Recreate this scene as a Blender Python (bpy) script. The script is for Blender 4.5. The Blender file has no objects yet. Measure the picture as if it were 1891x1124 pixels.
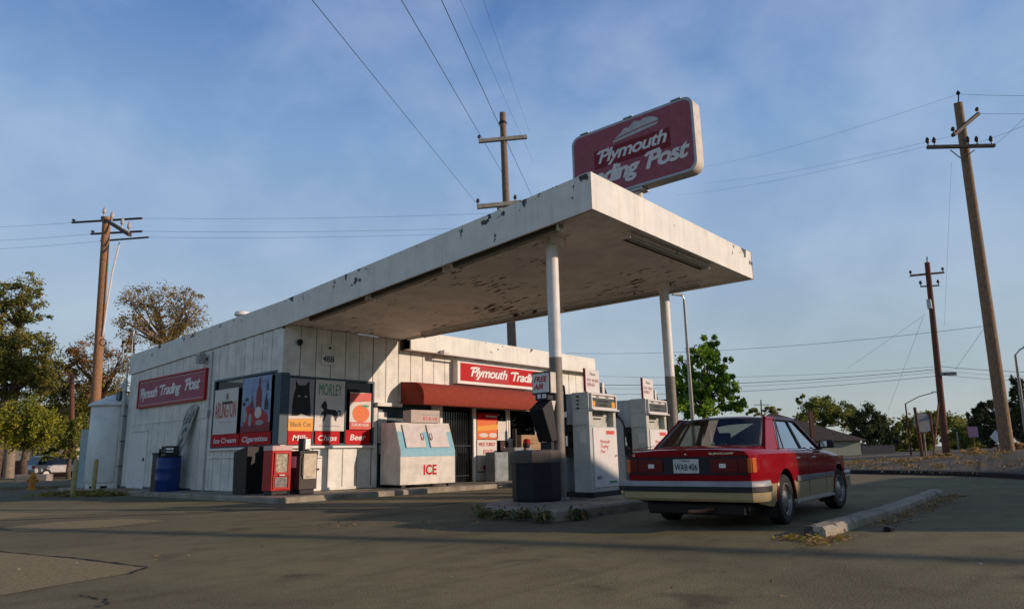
import bpy, bmesh, math, random
import numpy as np
from mathutils import Vector, Matrix
R = math.radians
random.seed(7)
sc = bpy.context.scene
COL = sc.collection

# ---------------- camera ----------------
CAM = Vector((-9.3244, -15.5264, 0.92))
cr = Vector((0.6536, -0.7565, -0.0203)); cu = Vector((-0.1463, -0.1527, 0.9774)); cf = Vector((0.7425, 0.6359, 0.2105))
FPX = 1285.0
cd = bpy.data.cameras.new('camera'); co = bpy.data.objects.new('camera', cd); COL.objects.link(co)
co.matrix_world = Matrix(((cr.x, cu.x, -cf.x, CAM.x), (cr.y, cu.y, -cf.y, CAM.y), (cr.z, cu.z, -cf.z, CAM.z), (0, 0, 0, 1)))
cd.sensor_fit = 'HORIZONTAL'; cd.sensor_width = 36.0; cd.lens = 36.0 * FPX / 1891.0
cd.clip_start = 0.05; cd.clip_end = 3000
sc.camera = co

# ---------------- sky, sun, exposure ----------------
SUN = Vector((0.533, -1.0, 0.312)).normalized()       # towards the sun
EL = math.asin(SUN.z)
w = bpy.data.worlds.new('World'); sc.world = w; w.use_nodes = True
nt = w.node_tree; nt.nodes.clear()
def N(nt, t, **k):
    n = nt.nodes.new(t)
    for a, b in k.items():
        if hasattr(n, a): setattr(n, a, b)
        else: n.inputs[a].default_value = b
    return n
sky = N(nt, 'ShaderNodeTexSky', sky_type='NISHITA', sun_disc=False, sun_elevation=EL, sun_rotation=math.atan2(SUN.x, SUN.y))
sky.air_density = 1.15; sky.dust_density = 0.35; sky.ozone_density = 4.0; sky.altitude = 100
tc = N(nt, 'ShaderNodeTexCoord')
mp = N(nt, 'ShaderNodeMapping'); mp.inputs['Scale'].default_value = (1.2, 1.2, 1.7)
nt.links.new(tc.outputs['Generated'], mp.inputs['Vector'])
nz = N(nt, 'ShaderNodeTexNoise'); nz.inputs['Scale'].default_value = 3.6; nz.inputs['Detail'].default_value = 9; nz.inputs['Roughness'].default_value = .56; nz.inputs['Distortion'].default_value = .15
nt.links.new(mp.outputs[0], nz.inputs['Vector'])
rp = N(nt, 'ShaderNodeMapRange'); rp.inputs['From Min'].default_value = .40; rp.inputs['From Max'].default_value = .72; rp.inputs['To Min'].default_value = 0.0; rp.inputs['To Max'].default_value = .25
nt.links.new(nz.outputs['Fac'], rp.inputs['Value'])
mx = N(nt, 'ShaderNodeMixRGB', blend_type='MIX'); mx.inputs['Color2'].default_value = (4.4, 5.0, 5.9, 1)
tint = N(nt, 'ShaderNodeMixRGB', blend_type='MULTIPLY'); tint.inputs['Fac'].default_value = 1; tint.inputs['Color2'].default_value = (1.0, 1.0, 1.0, 1)
sx = N(nt, 'ShaderNodeSeparateXYZ'); nt.links.new(tc.outputs['Generated'], sx.inputs[0])
gr = N(nt, 'ShaderNodeValToRGB'); ge = gr.color_ramp.elements
ge[0].position = 0.0; ge[0].color = (.42, .445, .43, 1); ge[1].position = .72; ge[1].color = (.018, .035, .10, 1)
for ps_, c_ in ((.14, (.345, .43, .50, 1)), (.28, (.30, .42, .60, 1)), (.42, (.22, .36, .60, 1)), (.57, (.10, .212, .48, 1))):
    q_ = ge.new(ps_); q_.color = c_
nt.links.new(sx.outputs['Z'], gr.inputs['Fac'])
sc8 = N(nt, 'ShaderNodeMixRGB', blend_type='MULTIPLY'); sc8.inputs['Fac'].default_value = 1; sc8.inputs['Color2'].default_value = (6.3, 6.3, 6.3, 1); nt.links.new(gr.outputs[0], sc8.inputs['Color1'])
blend = N(nt, 'ShaderNodeMixRGB'); blend.inputs['Fac'].default_value = .88; nt.links.new(sky.outputs[0], blend.inputs['Color1']); nt.links.new(sc8.outputs[0], blend.inputs['Color2'])
nt.links.new(blend.outputs[0], tint.inputs['Color1']); nt.links.new(tint.outputs[0], mx.inputs['Color1']); nt.links.new(rp.outputs[0], mx.inputs['Fac'])
bg = N(nt, 'ShaderNodeBackground'); bg.inputs['Strength'].default_value = 0.13
nt.links.new(mx.outputs[0], bg.inputs['Color'])
wo = N(nt, 'ShaderNodeOutputWorld'); nt.links.new(bg.outputs[0], wo.inputs['Surface'])
sd = bpy.data.lights.new('sun', 'SUN'); sd.energy = 3.1; sd.angle = R(.4); sd.color = (1.0, .76, .60)
so = bpy.data.objects.new('sun', sd); COL.objects.link(so); so.rotation_euler = SUN.to_track_quat('Z', 'Y').to_euler(); so.location = (0, 0, 40)
sc.view_settings.view_transform = 'Standard'; sc.view_settings.look = 'None'; sc.view_settings.gamma = 1; sc.view_settings.exposure = 0.35
sc.cycles.max_bounces = 6; sc.cycles.transparent_max_bounces = 12

# ---------------- helpers ----------------
def ray(px, py): return cr * (px - 945.5) - cu * (py - 562.0) + cf * FPX
def P(px, py, d): return CAM + ray(px, py) * (d / FPX)
def gp(px, py, z=0.0):
    q = ray(px, py); return CAM + q * ((z - CAM.z) / q.z)
MATS = {}
def mat(name, col, rough=.7, metal=0., var=.12, scale=6., bump=0., col2=None, spec=.3, coat=0., detail=6, stretch=(1, 1, 1), bscale=None):
    if name in MATS: return MATS[name]
    m = bpy.data.materials.new(name); m.use_nodes = True; t = m.node_tree
    b = t.nodes['Principled BSDF']; b.inputs['Roughness'].default_value = rough; b.inputs['Metallic'].default_value = metal
    b.inputs['Specular IOR Level'].default_value = spec
    if coat: b.inputs['Coat Weight'].default_value = coat; b.inputs['Coat Roughness'].default_value = .06
    tc = N(t, 'ShaderNodeTexCoord'); mp = N(t, 'ShaderNodeMapping'); mp.inputs['Scale'].default_value = stretch
    t.links.new(tc.outputs['Object'], mp.inputs['Vector'])
    nz = N(t, 'ShaderNodeTexNoise'); nz.inputs['Scale'].default_value = scale; nz.inputs['Detail'].default_value = detail; nz.inputs['Roughness'].default_value = .6
    t.links.new(mp.outputs[0], nz.inputs['Vector'])
    c2 = col2 or tuple(c * (1 - var * 2.2) for c in col)
    r = N(t, 'ShaderNodeValToRGB'); r.color_ramp.elements[0].position = .3; r.color_ramp.elements[1].position = .62
    r.color_ramp.elements[0].color = (*c2, 1); r.color_ramp.elements[1].color = (*col, 1)
    t.links.new(nz.outputs['Fac'], r.inputs['Fac']); t.links.new(r.outputs[0], b.inputs['Base Color'])
    if bump:
        n2 = N(t, 'ShaderNodeTexNoise'); n2.inputs['Scale'].default_value = bscale or scale * 6; n2.inputs['Detail'].default_value = 4
        t.links.new(mp.outputs[0], n2.inputs['Vector'])
        bp = N(t, 'ShaderNodeBump'); bp.inputs['Strength'].default_value = bump; bp.inputs['Distance'].default_value = .01
        t.links.new(n2.outputs['Fac'], bp.inputs['Height']); t.links.new(bp.outputs[0], b.inputs['Normal'])
    MATS[name] = m; return m
def glass(name, tint=(.5, .55, .55), refl=.06, rough=.02, top=.95, power=1.7):
    if name in MATS: return MATS[name]
    m = bpy.data.materials.new(name); m.use_nodes = True; t = m.node_tree; t.nodes.clear()
    tr = N(t, 'ShaderNodeBsdfTransparent'); tr.inputs[0].default_value = (*tint, 1)
    gl = N(t, 'ShaderNodeBsdfGlossy'); gl.inputs['Roughness'].default_value = rough; gl.inputs['Color'].default_value = (.95, .97, 1, 1)
    lw = N(t, 'ShaderNodeLayerWeight'); lw.inputs['Blend'].default_value = .5
    mr = N(t, 'ShaderNodeMapRange'); mr.inputs['To Min'].default_value = refl; mr.inputs['To Max'].default_value = top
    pw = N(t, 'ShaderNodeMath', operation='POWER'); pw.inputs[1].default_value = power
    t.links.new(lw.outputs['Facing'], pw.inputs[0]); t.links.new(pw.outputs[0], mr.inputs['Value'])
    mi = N(t, 'ShaderNodeMixShader'); o = N(t, 'ShaderNodeOutputMaterial')
    t.links.new(mr.outputs[0], mi.inputs['Fac']); t.links.new(tr.outputs[0], mi.inputs[1]); t.links.new(gl.outputs[0], mi.inputs[2]); t.links.new(mi.outputs[0], o.inputs[0])
    MATS[name] = m; return m

class MB:
    """collects shapes into one mesh"""
    def __init__(s): s.v = []; s.f = []; s.m = []; s.mats = []
    def _mi(s, m):
        if m not in s.mats: s.mats.append(m)
        return s.mats.index(m)
    def add(s, vs, fs, m=None, M=None):
        k = len(s.v)
        for p in vs:
            p = Vector(p); s.v.append(M @ p if M else p)
        mi = s._mi(m)
        for f in fs: s.f.append([k + i for i in f]); s.m.append(mi)
    def box(s, lo, hi, m=None, M=None):
        x0, y0, z0 = lo; x1, y1, z1 = hi
        if x0 > x1: x0, x1 = x1, x0
        if y0 > y1: y0, y1 = y1, y0
        if z0 > z1: z0, z1 = z1, z0
        s.add([(x0, y0, z0), (x1, y0, z0), (x1, y1, z0), (x0, y1, z0), (x0, y0, z1), (x1, y0, z1), (x1, y1, z1), (x0, y1, z1)],
              [(0, 3, 2, 1), (4, 5, 6, 7), (0, 1, 5, 4), (1, 2, 6, 5), (2, 3, 7, 6), (3, 0, 4, 7)], m, M)
    def hexa(s, b, t, m=None):      # bottom ring (ccw from above), top ring
        n = len(b)
        s.add(list(b) + list(t), [tuple(range(n))[::-1], tuple(range(n, 2 * n))] + [(i, (i + 1) % n, n + (i + 1) % n, n + i) for i in range(n)], m)
    def prism(s, poly, d, m=None):  # polygon points and an extrusion vector
        d = Vector(d); s.hexa([Vector(p) for p in poly], [Vector(p) + d for p in poly], m)
    def tube(s, pts, r, m=None, seg=8, caps=True, r2=None):
        pts = [Vector(p) for p in pts]; n = len(pts); rings = []; up = None
        for i, p in enumerate(pts):
            d = (pts[min(i + 1, n - 1)] - pts[max(i - 1, 0)]).normalized()
            if up is None: up = Vector((0, 0, 1)) if abs(d.z) < .9 else Vector((1, 0, 0))
            a = d.cross(up).normalized(); b = a.cross(d).normalized(); up = b
            rr = r if r2 is None else r + (r2 - r) * i / (n - 1)
            rings.append([p + (a * math.cos(2 * math.pi * j / seg) + b * math.sin(2 * math.pi * j / seg)) * rr for j in range(seg)])
        s.loft(rings, m, caps)
    def loft(s, rings, m=None, caps=True, closed=True):
        k = len(rings[0]); vs = [v for r_ in rings for v in r_]; fs = []
        for i in range(len(rings) - 1):
            for j in range(k if closed else k - 1):
                a = i * k + j; b = i * k + (j + 1) % k; fs.append((a, b, b + k, a + k))
        if caps and closed: fs.append(tuple(range(k))[::-1]); fs.append(tuple(range((len(rings) - 1) * k, len(rings) * k)))
        s.add(vs, fs, m)
    def lathe(s, prof, c=(0, 0, 0), m=None, seg=24):   # prof: (radius, z)
        c = Vector(c)
        s.loft([[c + Vector((r * math.cos(2 * math.pi * j / seg), r * math.sin(2 * math.pi * j / seg), z)) for j in range(seg)] for r, z in prof], m)
    def build(s, name, parent=None, smooth=False, bevel=0., default=None, fix=True):
        me = bpy.data.meshes.new(name); me.from_pydata([tuple(v) for v in s.v], [], s.f)
        for m in s.mats: me.materials.append(m or default)
        me.polygons.foreach_set('material_index', s.m)
        if fix:
            bm = bmesh.new(); bm.from_mesh(me); bmesh.ops.recalc_face_normals(bm, faces=bm.faces); bm.to_mesh(me); bm.free()
        if smooth:
            me.polygons.foreach_set('use_smooth', [True] * len(me.polygons)); me.set_sharp_from_angle(angle=R(smooth if smooth is not True else 40))
        me.update()
        o = bpy.data.objects.new(name, me); COL.objects.link(o)
        if parent: o.parent = parent
        if bevel:
            b = o.modifiers.new('bevel', 'BEVEL'); b.width = bevel; b.segments = 2; b.limit_method = 'ANGLE'; b.angle_limit = R(40)
        return o
def tag(o, label=None, cat=None, group=None, kind=None):
    if label: o['label'] = label
    if cat: o['category'] = cat
    if group: o['group'] = group
    if kind: o['kind'] = kind
    return o
def empty(name, loc, rz, label, cat, group=None):
    e = bpy.data.objects.new(name, None); COL.objects.link(e); e.location = loc; e.rotation_euler = (0, 0, rz); e.empty_display_size = .3
    return tag(e, label, cat, group)
def one(fn, name, m, parent=None, **k):
    b = MB(); fn(b); return b.build(name, parent, default=m, **k)
def boxo(name, lo, hi, m, parent=None, bevel=.006, **k):
    b = MB(); b.box(lo, hi, m); return b.build(name, parent, bevel=bevel, **k)
def polyo(name, pts, off, m, parent=None):     # flat figure: polygon with a small thickness vector
    b = MB(); b.prism(pts, off, m); return b.build(name, parent)
def text(name, s, org, U, V, h, m, parent=None, shear=0., bold=0., width=None, align='CENTER', ext=.003, space=1., swash=None):
    cu_ = bpy.data.curves.new(name, 'FONT'); cu_.body = s; cu_.size = 1; cu_.shear = shear; cu_.offset = bold; cu_.extrude = .5; cu_.space_character = space; cu_.space_line = .95
    cu_.align_x = 'LEFT'; cu_.resolution_u = 4
    o = bpy.data.objects.new('tmp', cu_); COL.objects.link(o); dg = bpy.context.evaluated_depsgraph_get(); dg.update()
    me = bpy.data.meshes.new_from_object(o.evaluated_get(dg)); COL.objects.unlink(o); bpy.data.objects.remove(o)
    me.name = name
    vs = [v.co.copy() for v in me.vertices]
    if swash:
        bmx = bmesh.new(); bmx.from_mesh(me)
        for poly in swash:
            a = [bmx.verts.new((x, y, -.7)) for x, y in poly]; b = [bmx.verts.new((x, y, .75)) for x, y in poly]
            n = len(a); bmx.faces.new(a[::-1]); bmx.faces.new(b)
            for i in range(n): bmx.faces.new((a[i], a[(i + 1) % n], b[(i + 1) % n], b[i]))
        bmesh.ops.recalc_face_normals(bmx, faces=bmx.faces); bmx.to_mesh(me); bmx.free()
    x0 = min(v.x for v in vs); x1 = max(v.x for v in vs); k = h / .7; kx = (width / (x1 - x0)) if width else k
    U = Vector(U).normalized(); V = Vector(V).normalized(); W_ = U.cross(V); org = Vector(org)
    sh = {'CENTER': (x0 + x1) / 2, 'LEFT': x0, 'RIGHT': x1}[align]
    for v in me.vertices:
        c = v.co; v.co = org + U * ((c.x - sh) * kx) + V * (c.y * k) + W_ * (c.z * ext * 2)
    me.materials.clear(); me.materials.append(m)
    for p in me.polygons: p.material_index = 0
    ob = bpy.data.objects.new(name, me); COL.objects.link(ob)
    if parent: ob.parent = parent
    return ob
def copy_tree(o, parent=None):
    c = o.copy(); COL.objects.link(c); c.parent = parent
    for ch in [x for x in bpy.data.objects if x.parent == o]: copy_tree(ch, c)
    return c

POSTY = -8.15; TRASH = (.12, -7.9, .15); LOCK = (-.55, 11.6, .12); PS1 = (6.30, -2.45, 0.); PS2 = (6.87, -2.87, 0.)
# ---------------- materials ----------------
def paint_mat(name, col, under, thr, stretch=(1, 1, 1), scale=3.5, edge=0., dirt=.12):
    """weathered paint: dirt mottling and flaked patches showing what is under the paint"""
    m = mat(name, col, .72, var=dirt, scale=2.2, bump=.15, bscale=30)
    t = m.node_tree; b = t.nodes['Principled BSDF']; src = b.inputs['Base Color'].links[0].from_socket
    tc = N(t, 'ShaderNodeTexCoord'); mp = N(t, 'ShaderNodeMapping'); mp.inputs['Scale'].default_value = stretch
    t.links.new(tc.outputs['Object'], mp.inputs['Vector'])
    n1 = N(t, 'ShaderNodeTexNoise'); n1.inputs['Scale'].default_value = scale; n1.inputs['Detail'].default_value = 7; n1.inputs['Roughness'].default_value = .62
    n2 = N(t, 'ShaderNodeTexNoise'); n2.inputs['Scale'].default_value = .45; n2.inputs['Detail'].default_value = 1
    t.links.new(mp.outputs[0], n1.inputs['Vector']); t.links.new(tc.outputs['Object'], n2.inputs['Vector'])
    ad = N(t, 'ShaderNodeMath', operation='MULTIPLY_ADD'); ad.inputs[1].default_value = .45
    t.links.new(n2.outputs['Fac'], ad.inputs[0]); t.links.new(n1.outputs['Fac'], ad.inputs[2])
    at = N(t, 'ShaderNodeAttribute', attribute_name='edge')
    a2 = N(t, 'ShaderNodeMath', operation='MULTIPLY_ADD'); a2.inputs[1].default_value = edge
    t.links.new(at.outputs['Fac'], a2.inputs[0]); t.links.new(ad.outputs[0], a2.inputs[2])
    mr = N(t, 'ShaderNodeMapRange'); mr.inputs['From Min'].default_value = thr; mr.inputs['From Max'].default_value = thr + .012
    t.links.new(a2.outputs[0], mr.inputs['Value'])
    m3 = N(t, 'ShaderNodeMapping'); m3.inputs['Scale'].default_value = (7, 7, .35); t.links.new(tc.outputs['Object'], m3.inputs['Vector'])
    n3 = N(t, 'ShaderNodeTexNoise'); n3.inputs['Scale'].default_value = 1.4; n3.inputs['Detail'].default_value = 5; t.links.new(m3.outputs[0], n3.inputs['Vector'])
    r3 = N(t, 'ShaderNodeMapRange'); r3.inputs['From Min'].default_value = .52; r3.inputs['From Max'].default_value = .72; r3.inputs['To Max'].default_value = .30; t.links.new(n3.outputs['Fac'], r3.inputs['Value'])
    x3 = N(t, 'ShaderNodeMixRGB', blend_type='MULTIPLY'); x3.inputs['Color2'].default_value = (.72, .62, .50, 1); t.links.new(r3.outputs[0], x3.inputs['Fac']); t.links.new(src, x3.inputs['Color1']); src = x3.outputs[0]
    mi = N(t, 'ShaderNodeMixRGB'); mi.inputs['Color2'].default_value = (*under, 1)
    t.links.new(mr.outputs[0], mi.inputs['Fac']); t.links.new(src, mi.inputs['Color1']); t.links.new(mi.outputs[0], b.inputs['Base Color'])
    return m
M_wall = paint_mat('white_siding_paint', (.76, .76, .68), (.25, .2, .15), 1.05)
M_fascia = paint_mat('fascia_paint', (.76, .76, .68), (.07, .065, .06), .965, (1, 1, 1), 4.5, edge=.13, dirt=.07)
M_soffit = paint_mat('soffit_paint', (.88, .82, .74), (.07, .045, .035), .855, (4, 1.3, 1), 2.0, dirt=.1)
M_white = mat('white_paint', (.74, .73, .68), .5, var=.06)
M_trimdark = mat('blue_grey_trim', (.045, .085, .10), .5)
M_groove = mat('groove_shadow_gap', (.10, .09, .075), .95)
M_roof = mat('tar_roof', (.12, .11, .10), .95, bump=.4)
M_red = mat('awning_canvas_red', (.27, .046, .026), .9, var=.10, scale=9, bump=.2)
M_signred = mat('sign_red', (.40, .012, .018), .5, var=.04)
M_signdull = mat('faded_sign_red', (.36, .105, .135), .6, var=.09, spec=.15)
M_signdark = mat('deep_sign_red', (.20, .006, .016), .5, var=.04)
M_letter = mat('sign_white_lettering', (.72, .70, .66), .5, var=.03)
M_black = mat('black_plastic', (.012, .012, .014), .5, var=.1)
M_rubber = mat('rubber', (.018, .018, .018), .75, var=.15, bump=.1)
M_metal = mat('galvanised_metal', (.42, .43, .42), .45, .8, var=.1)
M_steel = mat('bright_steel', (.6, .6, .6), .25, 1., var=.06)
M_glassdark = mat('dark_window_glass', (.012, .015, .016), .06, var=.3, scale=1.2, spec=.6)
M_conc = mat('concrete', (.30, .27, .22), .9, var=.22, scale=3, bump=.6, col2=(.15, .13, .11))
M_wood = mat('pole_wood', (.38, .205, .105), .85, var=.22, scale=5, bump=.5, stretch=(6, 6, .5))
M_woodred = mat('reddish_pole_wood', (.17, .075, .05), .85, var=.22, scale=5, bump=.5, stretch=(6, 6, .5))
M_woodgrey = mat('weathered_grey_wood', (.27, .20, .15), .85, var=.25, scale=5, bump=.5, stretch=(6, 6, .5))
M_arm = mat('crossarm_wood', (.10, .085, .07), .85, var=.2)
M_armpale = mat('pale_crossarm_wood', (.34, .33, .27), .85, var=.2)
M_ceram = mat('insulator_porcelain', (.45, .46, .46), .3)
M_insd = mat('dark_insulator', (.04, .03, .03), .3)
M_wire = mat('power_cable', (.03, .03, .035), .6)

# ---------------- ground ----------------
def asphalt():
    m = bpy.data.materials.new('asphalt'); m.use_nodes = True; t = m.node_tree; b = t.nodes['Principled BSDF']; b.inputs['Roughness'].default_value = .88; b.inputs['Specular IOR Level'].default_value = .3
    tc = N(t, 'ShaderNodeTexCoord')
    def noise(s, d=5, r=.6, dist=0):
        n = N(t, 'ShaderNodeTexNoise'); n.inputs['Scale'].default_value = s; n.inputs['Detail'].default_value = d; n.inputs['Roughness'].default_value = r; n.inputs['Distortion'].default_value = dist
        t.links.new(tc.outputs['Object'], n.inputs['Vector']); return n
    big = noise(.22, 6, .6, .6); fine = noise(60, 3, .8); mid = noise(2.2, 7, .7)
    r = N(t, 'ShaderNodeValToRGB'); e = r.color_ramp.elements; e[0].position = .36; e[1].position = .62; e[0].color = (.108, .092, .050, 1); e[1].color = (.20, .175, .088, 1)
    t.links.new(big.outputs['Fac'], r.inputs['Fac'])
    def mixm(a, fac, c, bt='MULTIPLY'):
        x = N(t, 'ShaderNodeMixRGB', blend_type=bt); t.links.new(a, x.inputs['Color1'])
        t.links.new(fac, x.inputs['Fac']); x.inputs['Color2'].default_value = c; return x.outputs[0]
    mr = N(t, 'ShaderNodeMapRange'); mr.inputs['From Min'].default_value = .46; mr.inputs['From Max'].default_value = .66; mr.inputs['To Max'].default_value = .70
    t.links.new(mid.outputs['Fac'], mr.inputs['Value']); c = mixm(r.outputs[0], mr.outputs[0], (.55, .50, .48, 1))
    mp2 = N(t, 'ShaderNodeMapping'); mp2.inputs['Rotation'].default_value = (0, 0, .35); mp2.inputs['Scale'].default_value = (.5, 2.6, 1); t.links.new(tc.outputs['Object'], mp2.inputs['Vector'])
    st = N(t, 'ShaderNodeTexNoise'); st.inputs['Scale'].default_value = .8; st.inputs['Detail'].default_value = 5; st.inputs['Distortion'].default_value = 1.2; t.links.new(mp2.outputs[0], st.inputs['Vector'])
    sr = N(t, 'ShaderNodeMapRange'); sr.inputs['From Min'].default_value = .50; sr.inputs['From Max'].default_value = .66; sr.inputs['To Max'].default_value = .6; t.links.new(st.outputs['Fac'], sr.inputs['Value']); c = mixm(c, sr.outputs[0], (.62, .56, .54, 1))
    rg2 = noise(28, 4, .8); r5 = N(t, 'ShaderNodeMapRange'); r5.inputs['From Min'].default_value = .52; r5.inputs['From Max'].default_value = .70; r5.inputs['To Max'].default_value = .5; t.links.new(rg2.outputs['Fac'], r5.inputs['Value']); c = mixm(c, r5.outputs[0], (1.5, 1.45, 1.3, 1))
    mf = N(t, 'ShaderNodeMapRange'); mf.inputs['From Min'].default_value = .45; mf.inputs['From Max'].default_value = .75
    t.links.new(fine.outputs['Fac'], mf.inputs['Value']); c = mixm(c, mf.outputs[0], (.26, .23, .13, 1), 'MIX')
    md = N(t, 'ShaderNodeMapRange'); md.inputs['From Min'].default_value = .42; md.inputs['From Max'].default_value = .28; md.inputs['To Max'].default_value = .85
    t.links.new(fine.outputs['Fac'], md.inputs['Value']); c = mixm(c, md.outputs[0], (.35, .35, .35, 1))
    oi_ = noise(1.1, 3, .5, .3); ro = N(t, 'ShaderNodeMapRange'); ro.inputs['From Min'].default_value = .64; ro.inputs['From Max'].default_value = .72; ro.inputs['To Max'].default_value = .7; t.links.new(oi_.outputs['Fac'], ro.inputs['Value']); c = mixm(c, ro.outputs[0], (.45, .42, .42, 1))
    # long cracks: borders of large warped cells, broken up
    wn = noise(.8, 5, .6); wm = N(t, 'ShaderNodeMixRGB', blend_type='ADD'); wm.inputs['Fac'].default_value = .9
    t.links.new(tc.outputs['Object'], wm.inputs['Color1']); t.links.new(wn.outputs['Color'], wm.inputs['Color2'])
    vo = N(t, 'ShaderNodeTexVoronoi', feature='DISTANCE_TO_EDGE'); vo.inputs['Scale'].default_value = .33
    t.links.new(wm.outputs[0], vo.inputs['Vector'])
    vr = N(t, 'ShaderNodeMapRange'); vr.inputs['From Min'].default_value = .005; vr.inputs['From Max'].default_value = .0; vr.inputs['To Max'].default_value = .22
    t.links.new(vo.outputs['Distance'], vr.inputs['Value'])
    bk = noise(.6, 2); br = N(t, 'ShaderNodeMapRange'); br.inputs['From Min'].default_value = .45; br.inputs['From Max'].default_value = .55; t.links.new(bk.outputs['Fac'], br.inputs['Value'])
    mu = N(t, 'ShaderNodeMath', operation='MULTIPLY'); t.links.new(vr.outputs[0], mu.inputs[0]); t.links.new(br.outputs[0], mu.inputs[1])
    c = mixm(c, mu.outputs[0], (.02, .018, .015, 1), 'MIX')
    t.links.new(c, b.inputs['Base Color'])
    bp = N(t, 'ShaderNodeBump'); bp.inputs['Strength'].default_value = .7; bp.inputs['Distance'].default_value = .012
    t.links.new(fine.outputs['Fac'], bp.inputs['Height']); t.links.new(bp.outputs[0], b.inputs['Normal'])
    return m
M_asph = asphalt()
def sheet(name, pts, z, m, kind='structure'):
    b = MB(); b.add([(x, y, z) for x, y in pts], [tuple(range(len(pts)))], m); return tag(b.build(name, fix=False), kind=kind)
g = MB()
gx = [-1500, -200, -60, -30, -15, 0, 15, 30, 60, 200, 1500]
g.add([(x, y, 0) for y in gx for x in gx], [(j * 11 + i, j * 11 + i + 1, j * 11 + i + 12, j * 11 + i + 11) for j in range(10) for i in range(10)], M_asph)
tag(g.build('ground', fix=False), kind='structure')
M_patch = mat('old_concrete_patch', (.30, .25, .13), .95, var=.2, scale=22, bump=.9, col2=(.17, .135, .07), bscale=60)
M_tar = mat('tar_seal', (.018, .017, .016), .8)
def wobble(pts, n=6, a=.05, seed=1):
    rnd = random.Random(seed); out = []
    for i in range(len(pts)):
        p, q = pts[i], pts[(i + 1) % len(pts)]
        n = max(1, int(math.hypot(q[0] - p[0], q[1] - p[1]) / .4))
        for k in range(n): out.append((p[0] + (q[0] - p[0]) * k / n + rnd.uniform(-a, a), p[1] + (q[1] - p[1]) * k / n + rnd.uniform(-a, a)))
    return out
sheet('concrete_patch', wobble([(-9.5, -4.0), (-6.98, -6.0), (-6.68, -7.4), (-6.50, -8.75), (-6.7, -8.95), (-7.7, -9.2), (-11, -9.9), (-13, -6)], 7, .03, 1), .004, M_patch)
sheet('concrete_patch', wobble([(-8, 4.5), (-5.2, 2.2), (-4.6, -.2), (-5.7, -.6), (-9, 1.0)], 6, .05, 2), .004, M_patch)
sheet('concrete_patch', wobble([(-6.1, -2.6), (-5.3, -2.2), (-4.4, -2.6), (-4.2, -3.8), (-5.1, -4.1), (-6.1, -3.6)], 6, .05, 3), .004, M_patch)
def strip_line(name, pts, wd, z, m, seed=0, jit=.02):
    rnd = random.Random(seed); b = MB(); L = []; Rr = []
    q = []
    for i in range(len(pts) - 1):
        n = 10
        for k in range(n): q.append(Vector(pts[i]).lerp(Vector(pts[i + 1]), k / n))
    q.append(Vector(pts[-1]))
    for i, p in enumerate(q):
        d = (q[min(i + 1, len(q) - 1)] - q[max(i - 1, 0)]).normalized(); n_ = Vector((-d.y, d.x)); ww = wd * rnd.uniform(.3, 1); c = p + n_ * rnd.uniform(-jit, jit)
        L.append((c.x + n_.x * ww, c.y + n_.y * ww, z)); Rr.append((c.x - n_.x * ww, c.y - n_.y * ww, z))
    k = len(L); b.add(L + Rr, [(i, i + 1, k + i + 1, k + i) for i in range(k - 1)], m); return tag(b.build(name, fix=False), kind='structure')
strip_line('asphalt_crack', [(-9.4, -4.2), (-6.98, -6.0), (-6.68, -7.4), (-6.50, -8.75), (-6.75, -9.0)], .022, .008, M_tar, 1)
strip_line('asphalt_crack', [(-6.2, -.5), (-3.2, -2.6), (-1.5, -3.2)], .05, .004, M_tar, 2, .08)
strip_line('asphalt_crack', [(-7.35, -9.7), (-7.3, -10.1), (-7.42, -10.3)], .012, .004, M_tar, 3, .03)
strip_line('asphalt_crack', [(-5.2, -6.1), (-3.4, -6.8), (-2.5, -6.4), (-1.4, -6.2)], .014, .004, M_tar, 4, .05)
strip_line('asphalt_crack', [(-2.0, -5.0), (0.5, -5.3), (3, -5.0)], .05, .004, M_tar, 6, .06)

# raised concrete apron round the store, pump island, right hand kerb
def slab(name, pts, z0, z1, m, seed=1, n=8, a=.02, cham=.03):
    b = MB(); q = wobble(pts, n, a, seed)
    c = Vector((sum(p[0] for p in q) / len(q), sum(p[1] for p in q) / len(q)))
    def inset(k):
        out = []
        for i, p in enumerate(q):
            pr = Vector(q[i - 1]); nx = Vector(q[(i + 1) % len(q)]); d = (nx - pr).normalized(); nn = Vector((-d.y, d.x)); out.append(Vector(p) + nn * k)
        return out
    r0 = [(x, y, z0) for x, y in q]; r1 = [(x, y, z1 - cham) for x, y in q]; r2 = [(p.x, p.y, z1) for p in inset(cham)]
    b.loft([r0, r1, r2], m); return tag(b.build(name, smooth=30), kind='structure')
M_kerb = paint_mat('kerb_concrete', (.33, .29, .22), (.05, .045, .04), .885, (1, 1, 1), 3.0, dirt=.25)
slab('pavement', [(-1.0, -1.75), (.8, -1.78), (5.2, -1.95), (14.5, -2.0), (14.5, 12.5), (-.85, 12.5), (-.95, 4)], -.05, .12, M_kerb, 4)
slab('pump_island', [(-1.30, -9.40), (.5, -9.4), (7.4, -9.35), (7.4, -7.05), (.3, -7.05), (-.6, -7.4), (-1.28, -8.0)], -.05, .15, M_kerb, 5)
slab('kerb', [(-1.42, -13.02), (2, -12.98), (6.3, -12.78), (6.3, -12.56), (2, -12.76), (-1.40, -12.78)], -.05, .11, M_kerb, 6, 10, .012, .035)

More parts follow.
